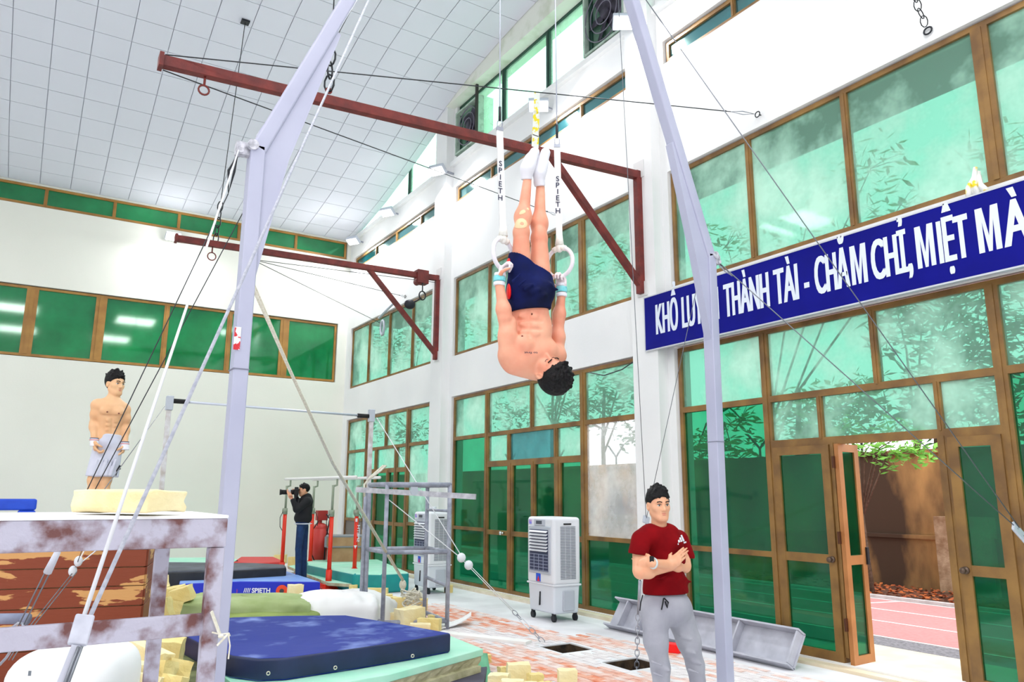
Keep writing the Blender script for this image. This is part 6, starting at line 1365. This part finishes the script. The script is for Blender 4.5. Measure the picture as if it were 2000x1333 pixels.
    for i in range(3):
        pts = []
        for (dx, dy) in ((0,0),(3.4,-1.4),(3.4-2.2*1.0+ .0,-1.4-0)): pass
        x0 = 1325+i*4.4; hgt = (5, 9.5, 14)[i]; quadp = [(x0, 1060.5-i*1.2), (x0+3.4, 1059.4-i*1.2), (x0+3.4-hgt*.42+ .5, 1059.4-hgt-i*.3), (x0-hgt*.42+1.2, 1061.0-hgt-i*.3)]
        vs = [h(*v) for v in quadp]
        if all(v[0] is not None for v in vs): q = MB(); q.prism([v[0]+T_*.003 for v in vs], T_*.002); q.build('emblem', WHITEC, par)
    pp, n_ = h(1327, 1063)
    if pp: q = MB(); q.bar(h(1324,1063.5)[0]+T_*.004, (h(1340,1059.5)[0] or pp+R_*.05)+T_*.004, .003, .010); q.build('emblem', WHITEC, par)
    return par
coach()
# ---------------------------------------------------------------- 3. the gymnast standing on the vaulting box
def standing():
    Ys = 8.35; c0 = AY(205, 850, Ys); R_, T_ = basis(c0.y, c0.x)
    def g(px, py, tow=0): return AY(px, py, Ys)+T_*tow
    par = thing('person', 'shirtless young gymnast in pale shorts standing on the brown vaulting box', 'person', (c0.x, c0.y, 1.19))
    fw = (T_*.9+R_*.38).normalized(); rt = Vector((fw.y,-fw.x,0)); rt = rt if rt.dot(R_) > 0 else -rt; Fr = (rt, fw, UP)
    b = SD()
    b.ell(g(212,862), (.125,.095,.12), Fr, .03); b.ell(g(214,838), (.108,.080,.12), Fr, .04); b.ell(g(217,815), (.125,.10,.12), Fr, .04); b.ell(g(219,797), (.150,.095,.075), Fr, .04)
    b.ell(g(210,805,.075), (.068,.045,.050), Fr, .02); b.ell(g(231,807,.07), (.062,.045,.050), Fr, .02)
    SABS = ((213,822),(226,823),(212,831),(225,832),(212,840),(224,841))
    b.cone(g(219,792,-.01), g(223,770,.0), .058, .052, .03); b.cone(g(200,790), g(218,782), .05, .05, .03); b.cone(g(238,796), g(224,784), .05, .05, .03)
    P, F = head(b, g(225,751.5,.0), (T_*.80+R_*.58-UP*.05), UP, .98)
    arm(b, g(190.5,792), g(184,826,-.02), g(184,860,.06), (.060,.050,.042,.029), fw); arm(b, g(243.5,801,-.02), g(245,833,-.03), g(243.5,866,.04), (.055,.046,.040,.028), fw)
    hand(b, g(184,862,.07), (-UP*.95+R_*.25+T_*.2), (R_*.9+T_*.1), (T_*.9), 1.0, .95); hand(b, g(243.5,868,.04), (-UP*.95-R_*.15), (-R_*.9), T_, .95, .95)
    ankL, ankR = g(172,1052), g(194,1052); ankL.z = ankR.z = 1.19+.085
    leg(b, g(200,880), g(184,938,.02), ankL, (.075,.056,.060,.038), -fw); leg(b, g(218,880), g(205,938,.02), ankR, (.075,.056,.060,.038), -fw)
    foot(b, ankL, fw); foot(b, ankR, fw)
    muscles(b, SABS, (.028,.012,.019), Fr, .008, [(219,812,219,846),(201,812,218,814),(220,814,238,813)])
    body = sd_mesh('body', b, mat('tan_skin', (236,190,146), .5, rgb2=(224,172,126), scale=5, sss=.12), par, .006, 2)
    s = SD(); s.ell(g(212,866), (.128,.108,.10), Fr, .03); s.cone(g(200,878), g(188,930,.01), .085, .092, .03); s.cone(g(220,878), g(211,930,.0), .085, .092, .03); s.ell(g(214.5,852), (.112,.092,.06), Fr, .03)
    s.cut(g(213,848.5), UP+R_*.08); s.cut(g(205,932), -UP-R_*.03)
    for i in range(5): a = g(190+i*9, 900, .115); s.cone(a, a-UP*.14-R_*.03, .010, .012, .03)
    sh = sd_mesh('shorts', s, SHORTS, par, .0065, 2, label='knee length pale grey shorts'); h = caster_(sh)
    pp, n_ = h(229, 920)
    if pp: q = MB(); q.tube([pp+T_*.004+UP*.05+R_*.02, pp+T_*.006, pp+T_*.004-UP*.05-R_*.01], .010, 6, r2=.006); q.tube([pp+T_*.005-R_*.03-UP*.01, pp+T_*.005+R_*.03+UP*.02], .008, 6, r2=.004); q.build('emblem', BLACKC, par, smooth=True)
    hair(P, F, par, .98, seed=8, spikes=60, top=.020, thick=.003, line=.002, slope=.84); face_parts(P, F, par, .98)
    for (p0, p1, tw) in (((184,858),(184.5,873),.02),((243.5,865),(243.5,880),.0)):
        a, c_ = g(*p0, tw+.05), g(*p1, tw+.06); q = SD(); q.cone(a, c_, .036, .040, .01); q.cut(a, UP); q.cut(c_, -UP); sd_mesh('wristband', q, WHITEC, par, .006, 0)
        m_ = a.lerp(c_, .2); MB().tube([m_+(R_*math.cos(t)+T_*math.sin(t))*.0385 for t in [2*math.pi*k/20 for k in range(20)]], .003, 5, closed=True).build('wristband_stripe', mat('red_stripe', (206,60,70), .8), par, smooth=True)
        a2 = a+UP*.003; MB().tube([a2+(R_*math.cos(t)+T_*math.sin(t))*.036 for t in [2*math.pi*k/20 for k in range(20)]], .004, 5, closed=True).build('wristband_edge', mat('grey_blue_edge', (90,96,130), .8), par, smooth=True)
    h = caster_(body)
    for (x, y) in ((209.5,805),(232,808)):
        pp, n_ = h(x, y)
        if pp: MB().ell(pp, .009, .005, .007, 8, 6).build('nipple', MATS['areola_skin'] if 'areola_skin' in MATS else SKIN, par, smooth=True)
    return par
standing()
# ---------------------------------------------------------------- 4. the photographer
def photographer():
    Yp = 14.0; c0 = AY(592, 1000, Yp); R_, T_ = basis(c0.y, c0.x); vx = .009
    def g(px, py, tow=0): return AY(px, py, Yp)+T_*tow
    par = thing('person', 'photographer in a black jacket and jeans aiming a long lens camera to the left', 'person', (c0.x, c0.y, 0))
    fw = -R_; Fr = (T_, fw, UP); b = SD()
    b.ell(g(591,1012), (.10,.08,.10), Fr, .03); b.ell(g(594,995), (.15,.11,.17), Fr, .04); b.ell(g(598,980), (.18,.11,.09), Fr, .04); b.cone(g(599,976), g(595,964), .055, .05, .03)
    P, F = head(b, g(593.5,958), (fw*.97-UP*.08+T_*.1), UP, 1.0)
    arm(b, g(600,980,.17), g(580,994,.20), g(571,977,.13), (.06,.046,.042,.028)); arm(b, g(600,980,-.17), g(584,990,-.12), g(578,970,-.04), (.06,.046,.042,.028))
    hand(b, g(571,975,.12), (UP*.7-R_*.5-T_*.2), (UP*.8-T_*.2), -R_, .95, .5); hand(b, g(578,970,-.05), (UP*.9-R_*.2+T_*.1), (-R_*.6+T_*.5), R_, .95, .6)
    A1, A2 = g(583,1125,.08), g(594,1125,-.08); A1.z = A2.z = .09
    leg(b, g(589,1028,.07), g(584,1072,.08), A1, (.05,.03,.03,.03)); leg(b, g(593,1028,-.07), g(594,1072,-.08), A2, (.05,.03,.03,.03))
    sd_mesh('body', b, SKIN, par, vx, 1)
    j = SD(); j.ell(g(592,1012), (.17,.16,.13), Fr, .04); j.ell(g(594,995), (.18,.15,.20), Fr, .04); j.ell(g(598,980), (.20,.125,.10), Fr, .04); j.cone(g(600,980,.17), g(580,995,.20), .072, .062, .03); j.cone(g(580,995,.20), g(572,978,.13), .06, .042, .03); j.cone(g(600,980,-.17), g(584,991,-.12), .07, .06, .03); j.cone(g(584,991,-.12), g(579,973,-.05), .058, .042, .03); j.cone(g(601,972), g(596,970), .075, .07, .03); j.cut(g(592,1025), -UP)
    sd_mesh('jacket', j, BLACKC, par, vx, 1, label='black zip jacket')
    q = SD(); q.ell(g(592,1023.5), (.172,.162,.016), Fr, .01); sd_mesh('jacket_hem', q, WHITEC, par, .007, 1)
    p_ = SD(); p_.ell(g(591,1018), (.140,.125,.13), Fr, .03); p_.cone(g(588,1030,.07), g(583,1072,.09), .078, .058, .01); p_.cone(g(583,1072,.09), A1, .056, .048, .01); p_.cone(g(594,1030,-.07), g(594,1072,-.08), .078, .058, .01); p_.cone(g(594,1072,-.08), A2, .056, .048, .01); p_.cut(A1-UP*.02, -UP)
    sd_mesh('jeans', p_, DENIM, par, vx, 1, label='blue denim jeans')
    for A in (A1, A2): s_ = SD(); foot(s_, A, fw, 1.1); s_.cut((0,0,.003), -UP); sd_mesh('shoe', s_, BLACKC, par, .009, 1)
    hair(P, F, par, 1.0, seed=4, spikes=10, top=.0, thick=-.003, vx=.007, line=.0, slope=.85); face_parts(P, F, par)
    q = MB(); q.bar(P(.03,.1,.004), P(.075,.02,.004), .003, .004); q.build('glasses', DARK, par)
    # camera held to the eye
    t = thing('camera_kit', 'black camera with a long grey lens held by the photographer', 'camera', tuple(g(576,962)))
    b0_ = g(579,962,.02); q = MB(); q.pbox(b0_, R_*.04, T_*.075, UP*.06); q.pbox(b0_+UP*.07, R_*.035, T_*.03, UP*.022); q.pbox(b0_+R_*.0+UP*-.02, R_*.035, T_*.08, UP*.075); q.build('camera_body', BLACK, t, bevel=.01)
    q = MB(); q.cyl(b0_-R_*.03, b0_-R_*.10, .042, 16); q.build('lens_barrel', BLACK, t, smooth=True); q = MB(); q.cyl(b0_-R_*.10, b0_-R_*.16, .044, 16); q.build('lens_ring', mat('pale_lens_grey', (176,190,200), .4), t, smooth=True)
    q = MB(); q.cyl(b0_-R_*.16, b0_-R_*.24, .042, 16); q.cyl(b0_-R_*.235, b0_-R_*.29, .040, 16, r2=.054); q.build('lens_hood', BLACK, t, smooth=True)
    MB().tube([b0_+UP*-.03+T_*.09, g(575,990,.24), g(577,1000,.23), g(581,992,.24), g(584,975,.18)], .010, 6).build('strap', BLACKC, t, smooth=True)
    j_ = g(594,982,.21); q = MB(); q.cyl(j_, j_+T_*.004, .03, 12); q.build('jacket_badge', WHITEC, par)
    return par
photographer()
bpy.context.view_layer.update()
